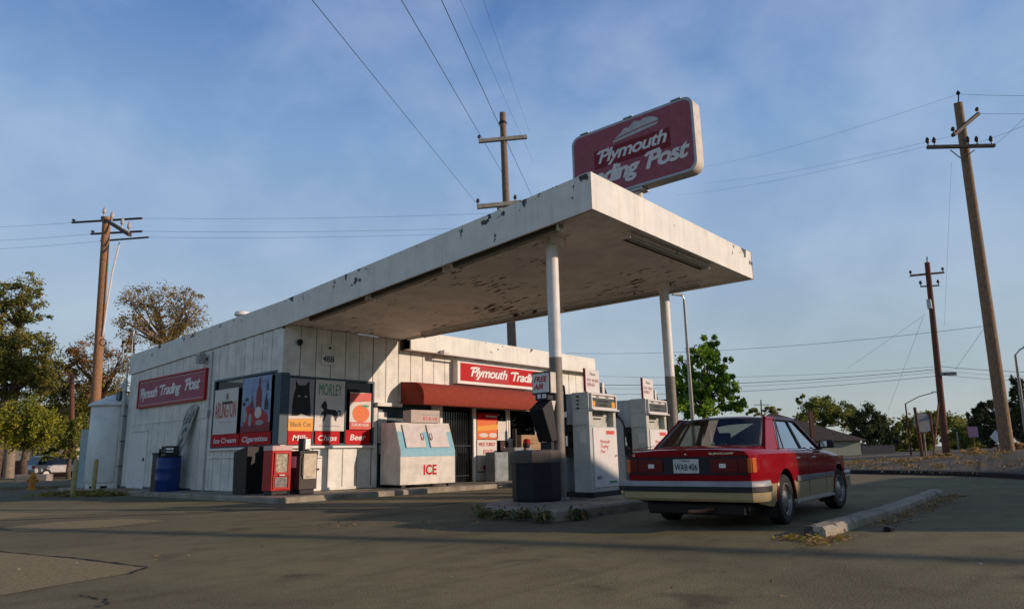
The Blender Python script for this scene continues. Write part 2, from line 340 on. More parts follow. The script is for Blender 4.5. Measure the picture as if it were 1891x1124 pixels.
# gravel berm on the far right, with a kerb at its foot
M_gravel = mat('gravel_and_dry_dirt', (.20, .155, .10), .95, var=.3, scale=9, bump=1., bscale=18, col2=(.07, .055, .04))
M_verge = mat('dry_verge', (.20, .17, .10), .95, var=.3, scale=2, bump=.8, col2=(.09, .085, .05))
foot = [gp(1330, 869), gp(1480, 872), gp(1600, 874.5), gp(1700, 876), gp(1800, 879), gp(1891, 884), gp(2100, 900)]
def interp0(u):
    tb = [(0, .1), (1, .2), (2, .42), (3.5, .66), (5, 1.05), (6, 1.15)]
    for (a, va), (c, vc) in zip(tb[:-1], tb[1:]):
        if u <= c: return va + (vc - va) * (u - a) / (c - a)
    return tb[-1][1]
bm_ = MB(); rows = []
for k, (t_, z) in enumerate([(0, 0.0), (.35, .13), (1.6, .2), (4, .42), (7, .62), (14, .66), (60, .66)]):
    row = []
    for i in range(len(foot) - 1):
        for s_ in range(12):
            p = foot[i].lerp(foot[i + 1], s_ / 12); d = (p - CAM); d.z = 0; d.normalize(); q = p + d * t_
            zz = z * (interp0(i + s_ / 12) if k > 1 else 1) + (random.uniform(-.02, .02) if 1 < k < 6 else 0)
            row.append((q.x, q.y, zz))
    rows.append(row)
bm_.loft(rows, M_gravel, caps=False, closed=False); tag(bm_.build('gravel_bank', smooth=60, fix=False), kind='structure')
# left verge with low kerb beyond the lot
vf = [gp(-200, 908), gp(0, 905), gp(120, 902), gp(230, 900.5), gp(300, 899.5)]
bm_ = MB(); rows = []
for t_, z in [(0, 0), (.05, .12), (.3, .13), (3, .16), (9, .15)]:
    row = []
    for i in range(len(vf) - 1):
        for s_ in range(8):
            p = vf[i].lerp(vf[i + 1], s_ / 8); d = (p - CAM); d.z = 0; d.normalize(); q = p + d * t_; row.append((q.x, q.y, z + (random.uniform(-.03, .03) if z > .14 else 0)))
    rows.append(row)
bm_.loft(rows, M_verge, caps=False, closed=False); tag(bm_.build('verge', smooth=60, fix=False), kind='structure')
rd = [gp(-200, 897), gp(300, 893)]

# ---------------- store ----------------
T = Vector
store = empty('store_building', (0, 0, 0), 0, 'long low white board-sided filling station store with a slanting flat roof and drive-through canopy', 'shop building')
def roofz(y):   # underside of the roof edge
    return 4.18 - .0765 * y if y < 0 else 4.18 - .043 * y
def addedge(o, zmid):
    me = o.data; at = me.attributes.new('edge', 'FLOAT', 'POINT')
    for i, v in enumerate(me.vertices): at.data[i].value = 1. if v.co.z - roofz(v.co.y) > zmid else 0.
FH = .66
def fas(b, p, q, n, n_seg=1, zoff=0., m=None, th=.05, H=FH):     # vertical board from plan point p to q, outward normal n
    p, q, n = T((*p, 0)), T((*q, 0)), T((*n, 0))
    for i in range(n_seg):
        a, c = p.lerp(q, i / n_seg), p.lerp(q, (i + 1) / n_seg)
        za, zc = roofz(a.y) + zoff, roofz(c.y) + zoff
        A = [a, c, c - n * th, a - n * th]; Z = [za, zc, zc, za]
        b.hexa([T((v.x, v.y, z)) for v, z in zip(A, Z)], [T((v.x, v.y, z + H)) for v, z in zip(A, Z)], m)
B_ = (3.80, -.30); C_ = (6.76, -9.40); D_ = (-.06, -9.40)
nb = T((C_[1] - B_[1], -(C_[0] - B_[0]))).normalized(); nb = -nb if nb.x < 0 else nb
b = MB(); fas(b, (-.06, 9.35), (-.06, 0), (-1, 0), 1, 0, M_fascia); fas(b, (-.06, 0), (-.06, -9.40), (-1, 0), 1, 0, M_fascia)
o = b.build('side_fascia', store); addedge(o, .3)
b = MB(); fas(b, (-.01, -9.40), (6.76, -9.40), (0, -1), 1, 0, M_fascia); o = b.build('front_fascia', store); addedge(o, .3)
b = MB(); fas(b, C_, B_, (nb.x, nb.y), 1, 0, M_fascia); o = b.build('canopy_fascia', store); addedge(o, .3)
b = MB(); b.box((3.86, -.36, 3.93), (13.3, -.31, 4.50), M_fascia); b.box((13.25, -.31, 3.93), (13.3, 9.3, 4.5), M_fascia); o = b.build('eave_fascia', store)
at = o.data.attributes.new('edge', 'FLOAT', 'POINT')
for i, v in enumerate(o.data.vertices): at.data[i].value = .6 if v.co.z > 4.2 else 0.
# small ledge at the foot of the fascias
b = MB()
for (p, q) in [((-.015, 0), (-.015, -9.36)), ]:
    b.hexa([T((-.01, -.02, roofz(0) + .03)), T((-.01, -9.34, roofz(-9.34) + .03)), T((.07, -9.34, roofz(-9.34) + .03)), T((.07, -.02, roofz(0) + .03))],
           [T((-.01, -.02, roofz(0) + .09)), T((-.01, -9.34, roofz(-9.34) + .09)), T((.07, -9.34, roofz(-9.34) + .09)), T((.07, -.02, roofz(0) + .09))], mat('brown_trim', (.13, .11, .09), .7))
b.build('drip_trim', store)
# soffit
b = MB(); sp = [(0.0, 0.0), (0.0, -9.35), (6.70, -9.35), (3.80, -.30), (3.82, 0.0)]
b.prism([T((x, y, roofz(y) + .07)) for x, y in sp], (0, 0, .05), M_soffit); b.build('soffit', store)
b = MB(); b.prism([T((x, y, roofz(y) + FH - .06)) for x, y in sp], (0, 0, .03), M_roof)
b.prism([T((x, y, roofz(max(y, 0)) + FH - .06)) for x, y in [(-.01, 9.3), (-.01, 0.01), (3.8, .01), (3.8, 9.3)]], (0, 0, .03), M_roof)
b.prism([T((x, y, 4.44)) for x, y in [(3.81, 9.3), (3.81, -.3), (13.24, -.3), (13.24, 9.3)]], (0, 0, .03), M_roof)
b.build('roof', store)
b = MB(); b.box((3.9, -.30, 3.95), (13.24, -.002, 3.98), M_soffit); b.build('eave_soffit', store)

# walls: boards standing 12 mm proud of a backing wall
def siding(b, u0, u1, zb, ztop, openings, step, place, seed=0, gap=.020):
    br = set([u0, u1]); edges = []
    x = u0
    while x < u1 - .01: edges.append(x); x += step
    edges.append(u1)
    for i in range(len(edges) - 1):
        cuts = sorted(set([edges[i], edges[i + 1]] + [o_[k] for o_ in openings for k in (0, 1) if edges[i] < o_[k] < edges[i + 1]]))
        for a, c in zip(cuts[:-1], cuts[1:]):
            mid = (a + c) / 2; iv = [(zb, ztop(mid))]
            for (oa, oc, z0, z1) in openings:
                if oa < mid < oc:
                    nv = []
                    for p, q in iv:
                        if z0 > p: nv.append((p, min(q, z0)))
                        if z1 < q: nv.append((max(p, z1), q))
                    iv = nv
            la = a + (gap / 2 if a == edges[i] else 0); lc = c - (gap / 2 if c == edges[i + 1] else 0)
            for p, q in iv:
                if q - p > .02 and lc - la > .01: place(b, la, lc, p, q)
def pl_left(b, a, c, p, q): b.box((-.014, a, p), (0.0, c, q), M_wall)
def pl_front(b, a, c, p, q): b.box((a, -.014, p), (c, 0.0, q), M_wall)
# backing walls with openings left out
def wall_with(b, u0, u1, zb, zt, ops, place):
    siding(b, u0, u1, zb, lambda m: zt, ops, 1e9, place, gap=0)
LW = [(.22, 3.38, 1.26, 3.08)]
b = MB(); wall_with(b, .0, 9.3, .1, 3.75, LW, lambda b, a, c, p, q: b.box((.002, a, p), (.16, c, q), M_groove))
b.hexa([T((.002, 0, 3.75)), T((.16, 0, 3.75)), T((.16, 9.3, 3.75)), T((.002, 9.3, 3.75))], [T((.002, 0, 4.25)), T((.16, 0, 4.25)), T((.16, 9.3, 3.85)), T((.002, 9.3, 3.85))], M_groove)
FW = [(.20, 2.80, 1.26, 2.95), (2.98, 3.75, .12, 2.30), (3.75, 5.0, .12, 2.45), (5.45, 6.74, .12, 2.45), (6.86, 8.40, .35, 2.42), (8.50, 9.92, 1.40, 2.42), (10.1, 12.0, 1.2, 2.42)]
wall_with(b, .16, 13.1, .1, 3.97, FW, lambda b, a, c, p, q: b.box((a, .002, p), (c, .16, q), M_groove))
b.box((.161, .002, 3.971), (3.9, .16, 4.24), M_groove)
b.box((12.94, .16, .1), (13.1, 9.3, 3.97), M_wall); b.box((.16, 9.14, .1), (12.94, 9.3, 3.75), M_wall)
b.build('wall', store)
b = MB(); siding(b, .06, 9.3, .14, lambda y: roofz(y) - .01 if y > 0 else 4.1, LW + [(7.45, 8.8, .1, 1.86)], .45, pl_left)
# boards end short of the seam at shoulder height on the rear part
b.build('side_siding', store, bevel=.003)
b = MB(); siding(b, .02, 13.1, .14, lambda x: 4.24 if x < 3.85 else 3.94, FW, .46, pl_front); b.build('front_siding', store, bevel=.003)
b = MB(); b.box((-.032, 3.42, 2.09), (-.015, 8.9, 2.125), M_wall); b.box((-.03, 3.42, .2), (-.015, 3.46, 2.089), M_wall); b.box((-.045, 4.4, .12), (-.0145, 9.2, .18), M_trimdark)
b.box((-.05, .05, .98), (-.015, 3.45, 1.02), M_wall); b.build('seam_trim', store, bevel=.003)
# corner post
b = MB(); b.box((-.05, -.05, 1.27), (.19, .19, 3.02), M_trimdark); b.build('corner_post', store, bevel=.008)
b = MB(); b.box((-.022, -.022, 3.021), (.07, .07, 4.12), M_wall); b.box((-.022, -.022, .13), (.07, .07, 1.179), M_wall); b.build('corner_board', store, bevel=.004)
# interior dark room, so glass has depth behind it
M_in = mat('dim_interior', (.06, .05, .04), .9)
b = MB(); b.box((.2, 1.6, .13), (12.9, 1.7, 3.7), M_in); b.box((.2, .2, .121), (12.9, 1.6, .129), M_in); b.build('interior_partition', store)
G_shop = glass('shop_glass', (.12, .12, .11), .03, top=.22, power=3.5)
def frame(b, axis, u0, u1, z0, z1, wd, d0, d1, m):
    f = (lambda a, c, p, q: b.box((a, d0, p), (c, d1, q), m)) if axis == 'x' else (lambda a, c, p, q: b.box((d0, a, p), (d1, c, q), m))
    f(u0, u1, z0, z0 + wd); f(u0, u1, z1 - wd, z1); f(u0, u0 + wd, z0 + wd, z1 - wd); f(u1 - wd, u1, z0 + wd, z1 - wd)
def window(axis, u0, u1, z0, z1, mull, m, name='window', wd=.06, out=-.035):
    b = MB(); frame(b, axis, u0, u1, z0, z1, wd, out, .06, m)
    for x in mull:
        if axis == 'x': b.box((x - .02, out + .005, z0 + wd), (x + .02, .05, z1 - wd), m)
        else: b.box((out + .005, x - .02, z0 + wd), (.05, x + .02, z1 - wd), m)
    f = b.build(name, store, bevel=.004)
    g_ = MB()
    if axis == 'x': g_.add([(u0, .02, z0), (u1, .02, z0), (u1, .02, z1), (u0, .02, z1)], [(0, 1, 2, 3)], G_shop)
    else: g_.add([(.02, u0, z0), (.02, u1, z0), (.02, u1, z1), (.02, u0, z1)], [(0, 1, 2, 3)], G_shop)
    g_.build('pane', f, fix=False)
window('y', .195, 3.40, 1.24, 3.10, [1.82], M_trimdark)
window('x', .192, 2.84, 1.24, 2.97, [.93, 1.90], M_trimdark)
window('x', 6.84, 8.42, .33, 2.44, [], M_white)
window('x', 8.48, 9.94, 1.38, 2.44, [], M_white)
window('x', 10.08, 12.02, 1.18, 2.44, [11.0], M_white)
b = MB(); b.box((-.10, -.12, 1.18), (2.9, -.016, 1.238), M_white); b.box((-.10, -.015, 1.18), (-.016, 3.42, 1.238), M_white); b.build('window_sill', store, bevel=.006)
b = MB(); b.box((2.83, -.09, .13), (2.93, -.016, 1.179), M_wall); b.box((.3, -.07, .13), (2.829, -.035, .2), M_wall); b.build('sill_board', store, bevel=.004)
b = MB(); b.box((2.86, -.16, 2.30), (3.74, -.016, 2.40), M_wall); b.build('door_header', store, bevel=.004)
# side door leaf at the back of the left wall
b = MB(); b.box((-.05, 7.50, .13), (-.002, 8.78, 1.85), M_white); frame(b, 'y', 7.44, 8.84, .12, 1.92, .05, -.03, -.001, M_wall); d_ = b.build('door', store, bevel=.005)
b = MB(); b.box((-.08, 7.6, .95), (-.051, 7.64, 1.05), M_black); b.build('handle', d_)
# recess doorway, security bars door
b = MB(); b.box((2.99, .08, .12), (3.74, .12, 2.29), M_trimdark); d_ = b.build('door', store)
b = MB(); b.box((3.05, .04, 1.3), (3.35, .07, 2.15), M_white); b.box((3.1, .03, 1.0), (3.3, .06, 1.25), M_letter); b.build('notice', d_)
b = MB(); b.box((3.76, .09, .12), (5.0, .13, 2.45), M_trimdark); b.build('panel', store)
b = MB()
for x in (5.01, 5.16, 5.31): b.box((x, -.05, .13), (x + .11, -.016, 2.50), M_white)
b.build('boarding', store, bevel=.004)
b = MB(); b.box((6.745, -.06, .12), (6.83, -.015, 2.55), M_white); b.build('door_post', store, bevel=.004)
b = MB(); b.box((5.46, .10, .12), (6.74, .13, 2.45), M_glassdark); d_ = b.build('door', store)
b = MB()
for i in range(12): b.tube([(5.52 + i * .105, .03, .16), (5.52 + i * .105, .03, 2.42)], .012, M_black, 6)
for z in (.3, 1.2, 2.3): b.box((5.47, .02, z), (6.73, .045, z + .03), M_black)
b.build('security_bars', d_)
# canopy columns
def column(x, y, base=.15):
    top = roofz(y) + .065
    b = MB(); b.lathe([(.115, 2.62), (.115, top)], (x, y, 0), M_white, 24)
    c_ = b.build('column', store, smooth=40)
    b = MB(); b.lathe([(.118, base + .02), (.118, 2.62)], (x, y, 0), mat('grey_column_paint', (.24, .21, .17), .6, var=.15), 24); b.lathe([(.17, base), (.17, base + .03)], (x, y, 0), M_metal, 24); b.build('column_base', c_, smooth=40)
    b = MB(); b.hexa([T((x - .22, y - .16, top - .12)), T((x + .22, y - .16, top - .12)), T((x + .22, y + .16, top - .145)), T((x - .22, y + .16, top - .145))], [T((x - .22, y - .16, roofz(y - .16) + .068)), T((x + .22, y - .16, roofz(y - .16) + .068)), T((x + .22, y + .16, roofz(y + .16) + .068)), T((x - .22, y + .16, roofz(y + .16) + .068))], M_soffit); b.build('column_cap', c_, bevel=.006)
column(.70, -7.95); column(5.40, -7.72)
# awning
prof = [(-.005, 2.39), (-.98, 2.33), (-1.0, 2.36), (-1.0, 2.56)] + [(-.55 - .45 * math.cos(a), 2.56 + .42 * math.sin(a)) for a in [R(x) for x in (15, 30, 45, 60, 75, 90)]] + [(-.005, 3.03)]
b = MB(); X0, X1 = 3.80, 9.40
n = len(prof)
b.add([(X0, y, z) for y, z in prof] + [(X1, y, z) for y, z in prof], [(i, i + 1, n + i + 1, n + i) for i in range(n - 1)] + [tuple(range(n)), tuple(range(n, 2 * n))], M_red)
aw = b.build('awning', store, smooth=35)

# conduit, floodlight on the left wall
b = MB(); b.tube([(-.05, 3.62, .12), (-.05, 3.62, 3.95)], .022, M_metal, 8); b.box((-.10, 3.55, 2.1), (-.03, 3.69, 2.3), M_metal); b.build('conduit', store, smooth=40)
b = MB(); b.tube([(-.06, -.33, 4.10), (-.06, -.33, 4.1001)], .01, M_metal)

def lone(fn, name, label, cat, group=None, loc=(0, 0, 0), rz=0, bevel=.004, smooth=False, **k):
    b = MB(); fn(b); o = b.build(name, None, smooth=smooth, bevel=bevel, **k); o.location = loc; o.rotation_euler = (0, 0, rz); return tag(o, label, cat, group)

def fl(b):
    b.box((-.30, 3.86, 3.62), (-.10, 4.06, 3.90), M_metal); b.box((-.305, 3.88, 3.64), (-.30, 4.04, 3.86), M_glassdark)
    b.box((-.10, 3.92, 3.72), (-.03, 4.0, 3.80), M_woodred); b.tube([(-.06, 3.96, 3.75), (-.06, 4.2, 3.9)], .02, M_woodred, 6)
lone(fl, 'flood_light', 'small grey box floodlight with a rusty bracket above the left wall sign', 'light')
def cam_(b): b.lathe([(.001, .0), (.05, .02), (.075, .08), (.075, .12), (.05, .16)], (0, 0, 0), M_black, 16)
o = lone(cam_, 'security_camera', 'small black dome camera high on the shaded front wall near the corner', 'camera', loc=(.40, -.10, 3.72), smooth=40, bevel=0)
o = empty('number_plaque', (1.30, -.03, 3.55), 0, 'white framed plaque with three digits high on the front wall', 'plaque')
b = MB(); frame(b, 'x', -.2, .2, -.25, .32, .03, -.03, 0, M_wall); b.box((-.17, -.012, -.22), (.17, 0, .29), M_wall); b.build('board', o)
text('digits', '488', (0, -.016, -.16), (1, 0, 0), (0, 0, 1), .16, M_trimdark, o, bold=.02); 
b = MB(); b.lathe([(.03, 0), (.035, .03), (.02, .05)], (.02, -.05, .18), M_black, 10); b.build('bulb', o)
# fluorescent fittings under the canopy
def fixture(p, q, label, drop=.0):
    p = T(p); q = T(q); e = empty('canopy_light', (p + q) / 2, 0, label, 'light', 'fluorescent fittings under the canopy')
    d = (q - p); L = d.length; d.normalize(); s = d.cross(T((0, 0, 1))).normalized(); u = s.cross(d)
    b = MB()
    def bx(b, a0, a1, s0, s1, u0, u1, m):
        c = [d * a + s * ss + u * uu for uu in (u0, u1) for a, ss in ((a0, s0), (a1, s0), (a1, s1), (a0, s1))]
        b.hexa(c[:4], c[4:], m)
    bx(b, -L / 2, L / 2, -.10, .10, -.07, 0, M_soffit); bx(b, -L / 2 - .02, -L / 2, -.11, .11, -.13, 0, M_soffit); bx(b, L / 2, L / 2 + .02, -.11, .11, -.13, 0, M_soffit)
    bx(b, -L / 2, L / 2, -.11, -.10, -.12, 0, MATS['brown_trim']); b.build('housing', e, bevel=.004)
    b = MB()
    for k in (-.045, .045): b.tube([d * (-L / 2 + .02) + s * k - u * .095, d * (L / 2 - .02) + s * k - u * .095], .018, mat('unlit_tube', (.55, .52, .47), .4), 8)
    b.build('tube', e, smooth=40)
def sof(x, y): return (x, y, roofz(y) + .068)
fixture(sof(1.55, -9.05), sof(4.75, -9.1), 'long fluorescent fitting along the front edge of the canopy ceiling')
fixture(sof(.22, -8.5), sof(.22, -5.9), 'fluorescent fitting beside the nearer column at the left canopy edge')
fixture(sof(.22, -5.6), sof(.22, -3.3), 'dark fluorescent fitting midway along the left canopy edge')
fixture(sof(.22, -3.1), sof(.22, -.9), 'fluorescent fitting above the corner window at the left canopy edge')
fixture(sof(3.75, -1.0), sof(4.75, -4.8), 'fluorescent fitting along the right canopy edge near the store wall')
fixture(sof(4.85, -5.1), sof(5.9, -8.4), 'fluorescent fitting along the right canopy edge by the far column')
# eave light strip over the front sign
def eave(b): b.tube([(5.0, -.52, 3.90), (11.2, -.52, 3.90)], .03, M_white, 8); b.box((5.0, -.56, 3.93), (5.25, -.37, 4.02), M_white); b.box((10.9, -.5, 3.9), (11.1, -.37, 3.99), M_white)
lone(eave, 'eave_light', 'thin white light strip hung from the eave above the red awning sign', 'light', smooth=40, bevel=0)
def vent(b): b.lathe([(.14, 0), (.14, .2), (.22, .24), (.2, .33), (.05, .38)], (0, 0, 0), M_white, 16)
lone(vent, 'roof_vent', 'white mushroom vent poking above the roof edge left of the canopy', 'vent', loc=(.35, 2.8, roofz(2.8) + FH - .05), smooth=40, bevel=0)

# ---------------- signs ----------------
SWP = [[(-.02, .60), (.30, .70), (.36, .62), (.16, .58), (.02, .50)]]
def script(parent, s, org, U, V, h, width, m, bold=.028, shear=.32, ext=.006, align='LEFT', name='lettering'):
    return text(name, s, org, U, V, h, m, parent, shear=shear, bold=bold, width=width, align=align, ext=ext, space=.9, swash=[[(-.02, .58), (.14, .70), (.66, .74), (.64, .64), (.26, .62), (.10, .50)]])
# left wall sign: reads left to right going towards -y
e = empty('wall_sign', (-.02, 6.1, 2.63), 0, 'faded red framed sign reading Plymouth Trading Post on the shaded left wall', 'sign')
b = MB(); b.box((-.05, -2.22, .0), (0, 2.25, .84), M_signdull); b.build('panel', e, bevel=.004)
b = MB(); frame(b, 'y', -2.28, 2.31, -.03, .87, .055, -.085, -.001, M_signred); b.build('frame', e, bevel=.005)
b = MB(); frame(b, 'y', -2.18, 2.21, .05, .79, .012, -.056, -.0501, M_letter); b.build('border', e)
script(e, 'Plymouth', (-.056, 2.12, .28), (0, -1, 0), (0, 0, 1), .30, 1.25, M_letter)
script(e, 'Trading', (-.056, .64, .30), (0, -1, 0), (0, 0, 1), .30, 1.38, M_letter)
script(e, 'Post', (-.056, -1.00, .32), (0, -1, 0), (0, 0, 1), .33, .95, M_letter)
# front sign over awning
e = empty('shop_sign', (0, -.02, 0), 0, 'long red and white framed box sign reading Plymouth Trading Post above the awning', 'sign')
b = MB(); b.box((5.85, -.24, 3.10), (11.0, -.01, 3.84), M_white); b.build('cabinet', e, bevel=.008)
b = MB(); b.box((5.97, -.246, 3.19), (10.88, -.2401, 3.75), mat('bright_sign_red', (.46, .010, .010), .6, var=.05, scale=3, spec=.15)); b.build('panel', e)
b = MB(); b.box((6.55, -.250, 3.22), (8.25, -.2461, 3.70), M_signred); b.build('name_block', e)
script(e, 'Plymouth', (6.42, -.252, 3.36), (1, 0, 0), (0, 0, 1), .29, 1.75, M_letter)
script(e, 'Trading', (8.42, -.252, 3.34), (1, 0, 0), (0, 0, 1), .29, 1.45, M_letter)
script(e, 'Post', (9.98, -.252, 3.34), (1, 0, 0), (0, 0, 1), .29, .8, M_letter)
# big roof sign
SX, SY0, SY1, SZ0, SZ1, ST = 3.55, -6.52, -9.68, 6.64, 8.34, .30
e = empty('roof_sign', (SX + ST / 2, -8.3, 5.45), 0, 'big maroon round-cornered roof sign reading Plymouth Trading Post on the canopy', 'sign')
def rrect(x, y0, y1, z0, z1, r, n=6):
    out = []
    for cy_, cz_, a0 in ((y1 + r, z0 + r, 180), (y0 - r, z0 + r, 270), (y0 - r, z1 - r, 0), (y1 + r, z1 - r, 90)):
        for k in range(n + 1):
            a = R(a0 + 90 * k / n); out.append(T((x, cy_ + r * math.cos(a), cz_ + r * math.sin(a))))
    return out
off = -T(e.location)
def shift(pts): return [p + off for p in pts]
M_case = mat('cream_sign_case', (.62, .57, .48), .5, var=.1)
b = MB(); b.prism(shift(rrect(SX, SY0, SY1, SZ0, SZ1, .22)), (ST, 0, 0), M_case); b.build('case', e, smooth=30)
b = MB(); b.prism(shift(rrect(SX - .022, SY0, SY1, SZ0, SZ1, .22)), (.0215, 0, 0), mat('grey_sign_rim', (.40, .42, .42), .4, .3, var=.08)); b.build('rim', e, smooth=30)
b = MB(); b.prism(shift(rrect(SX - .028, SY0 - .06, SY1 + .06, SZ0 + .06, SZ1 - .06, .18)), (.0055, 0, 0), M_signdull); b.build('face', e)
def sg(u, v): return T((SX - .034, SY0 + (SY1 - SY0) * u, SZ0 + (SZ1 - SZ0) * v)) + off
H_ = SZ1 - SZ0; W_ = SY0 - SY1
b = MB(); b.prism([sg(.20, .42), sg(.82, .40), sg(.82, .665), sg(.20, .68)], (.0058, 0, 0), M_signdark); b.build('name_block', e)
script(e, 'Plymouth', sg(.235, .485) + T((-.002, 0, 0)), (0, -1, 0), (0, 0, 1), .30, .565 * W_, M_letter, bold=.022)
script(e, 'Trading', sg(.05, .19) + T((-.002, 0, 0)), (0, -1, 0), (0, 0, 1), .37, .53 * W_, M_letter, bold=.035)
script(e, 'Post', sg(.62, .205) + T((-.002, 0, 0)), (0, -1, 0), (0, 0, 1), .37, .34 * W_, M_letter, bold=.035)
M_mt = mat('pale_emblem', (.52, .53, .52), .5)
b = MB()
b.prism([sg(u, v) for u, v in [(.38, .765), (.42, .80), (.47, .87), (.50, .855), (.55, .925), (.60, .89), (.63, .915), (.67, .91), (.73, .86), (.745, .82), (.56, .80)]], (.005, 0, 0), M_mt)
b.prism([sg(u, v) for u, v in [(.37, .745), (.56, .785), (.745, .80), (.72, .765), (.56, .74), (.37, .715)]], (.005, 0, 0), M_mt); b.build('mountain_emblem', e)
b = MB(); b.tube([T((SX + .15, POSTY, 5.9)) + off, T((SX + .15, POSTY, SZ0 - .05)) + off], .11, M_case, 12)
b.build('post', e, smooth=40)
b = MB(); b.box(T((SX + .0, POSTY - .2, SZ0 - .06)) + off, T((SX + .30, POSTY + .2, SZ0 - .001)) + off, M_metal); b.build('base_plate', e)
b = MB()
for y in (-6.9, -8.1, -9.3): b = MB(); b.box(T((SX - .05, y - .12, SZ1)) + off, T((SX + .1, y + .12, SZ1 + .02)) + off, M_metal); b.build('clip', e)

# ---------------- posters ----------------
RW = T((1, 0, 0)); RL = T((0, -1, 0)); UP = T((0, 0, 1))
def poster(label, org, U, w, h, m, cat='poster', grp='advertising posters in the windows', z=.004):
    Nn = U.cross(UP)        # outward normal
    e = empty('window_poster' if cat == 'poster' else 'product_sign', org, 0, label, cat, grp)
    b = MB(); b.prism([T((0, 0, 0)), U * w, U * w + UP * h, UP * h], Nn * z, m); b.build('sheet', e)
    def at(u, v, k=1): return U * (u * w) + UP * (v * h) + Nn * (z + .001 + .002 * k)
    def shape(name, pts, m, k=1):
        b = MB(); b.prism([at(u, v, k) for u, v in pts], Nn * .0012, m); return b.build(name, e)
    def ell(name, cu_, cv, ru, rv, m, k=1, n=18):
        return shape(name, [(cu_ + ru * math.cos(2 * math.pi * i / n), cv + rv * math.sin(2 * math.pi * i / n)) for i in range(n)], m, k)
    def tx(s, u, v, hh, m, width=None, k=1, **kw): return text('lettering', s, at(u, v, k), U, UP, hh, m, e, width=width, ext=.001, **kw)
    return e, shape, ell, tx
M_paper = mat('poster_paper', (.62, .58, .52), .5, var=.04); M_papergrey = mat('poster_grey', (.30, .30, .30), .5, var=.05, scale=9)
M_ink = mat('poster_black', (.008, .008, .014), .45); M_yel = mat('poster_amber', (.72, .33, .04), .5, var=.04); M_grn = mat('poster_green', (.06, .30, .13), .5)
M_redp = mat('poster_red', (.48, .008, .012), .6, var=.04, spec=.15); M_org = mat('poster_orange', (.72, .16, .03), .5, var=.1, scale=20); M_blu = mat('poster_blue', (.26, .36, .56), .5, var=.25, scale=5)
M_brown = mat('poster_brown', (.20, .09, .03), .5)
# strips below
def strip(label, s, org, U, w, h=.35):
    e, shape, ell, tx = poster(label, org, U, w, h, M_redp, 'sign', 'red product signs under the window posters', .006)
    tx(s, .5, .30, h * .40, M_letter, width=w * min(.82, .13 * len(s) + .12), shear=.18, bold=.02)
yq = -.045
strip('red strip reading Ice Cream under the white poster of the left wall window', 'Ice Cream', (yq, 3.32, 1.28), RL, 1.48, .32)
strip('maroon strip reading Cigarettes under the bottle poster of the left wall window', 'Cigarettes', (yq, 1.80, 1.28), RL, 1.50, .32)
strip('red strip under the cat poster, its word half hidden by a coin box', 'Milk', (.21, yq, 1.27), RW, .68, .33)
strip('red strip reading Chips under the horse poster', 'Chips', (.98, yq, 1.27), RW, .74, .33)
strip('red strip reading Beer under the orange fruit poster', 'Beer', (1.90, yq, 1.27), RW, .80, .37)
# white tall-letter poster
e, shape, ell, tx = poster('white cigarette poster reading ARLINGTON in tall thin red letters on the left window', (yq, 3.28, 1.61), RL, 1.28, 1.20, M_paper)
tx('ARLINGTON', .5, .36, .43, M_redp, 1.12, bold=.0); ell('crest', .55, .82, .045, .075, M_brown); shape('bar', [(.35, .66), (.75, .66), (.75, .72), (.35, .72)], M_ink); shape('small_print', [(.3, .26), (.78, .26), (.78, .27), (.3, .27)], M_papergrey)
# bottle poster
e, shape, ell, tx = poster('blue poster of dark bottles and red drinks on the left window next to the corner', (yq, 1.78, 1.61), RL, 1.40, 1.40, M_blu)
def bottle(cx_, y0, y1, r, m=M_signdark, k=3):
    shape('bottle', [(cx_ - r, y0), (cx_ + r, y0), (cx_ + r, y0 + (y1 - y0) * .5), (cx_ + r * .3, y0 + (y1 - y0) * .72), (cx_ + r * .25, y1), (cx_ - r * .25, y1), (cx_ - r * .3, y0 + (y1 - y0) * .72), (cx_ - r, y0 + (y1 - y0) * .5)], m, k)
ell('splash', .5, .22, .45, .2, M_signred, 1); ell('splash', .3, .3, .2, .2, M_signred, 1.5); shape('base', [(0, 0), (1, 0), (1, .16), (0, .12)], M_signdark, 2)
bottle(.60, .45, .97, .09); bottle(.36, .34, .66, .06); bottle(.86, .38, .68, .06, M_ink); bottle(.88, .72, .92, .03, M_ink)
ell('glass_shape', .60, .34, .12, .10, M_paper, 4); ell('glass_shape', .33, .22, .06, .12, M_papergrey, 4); ell('glass_shape', .66, .16, .14, .05, M_papergrey, 4); ell('glass_shape', .12, .3, .09, .12, M_papergrey, 2)
ell('ice_cube', .08, .52, .05, .04, M_ink, 4); ell('ice_cube', .18, .6, .06, .03, M_ink, 4)
# cat
e, shape, ell, tx = poster('poster of a black cat silhouette over an orange band reading Black Cat', (.20, yq, 1.60), RW, .70, 1.30, M_papergrey)
shape('cat_silhouette', [(.13, .28), (.12, .45), (.17, .68), (.24, .82), (.22, .97), (.36, .87), (.62, .87), (.80, .97), (.80, .80), (.84, .65), (.88, .45), (.88, .28), (.6, .30), (.5, .33), (.4, .29)], M_ink, 1)
shape('amber_band', [(0, 0), (1, 0), (1, .24), (0, .22)], M_yel, 1); shape('cloth', [(0, .225), (1, .245), (1, .27), (.7, .29), (.5, .33), (.35, .28), (0, .28)], M_paper, 2)
tx('Black Cat', .5, .085, .11, M_brown, .58, 3, bold=.005); ell('eye', .38, .66, .055, .02, M_papergrey, 3); ell('eye', .66, .66, .055, .02, M_papergrey, 3)
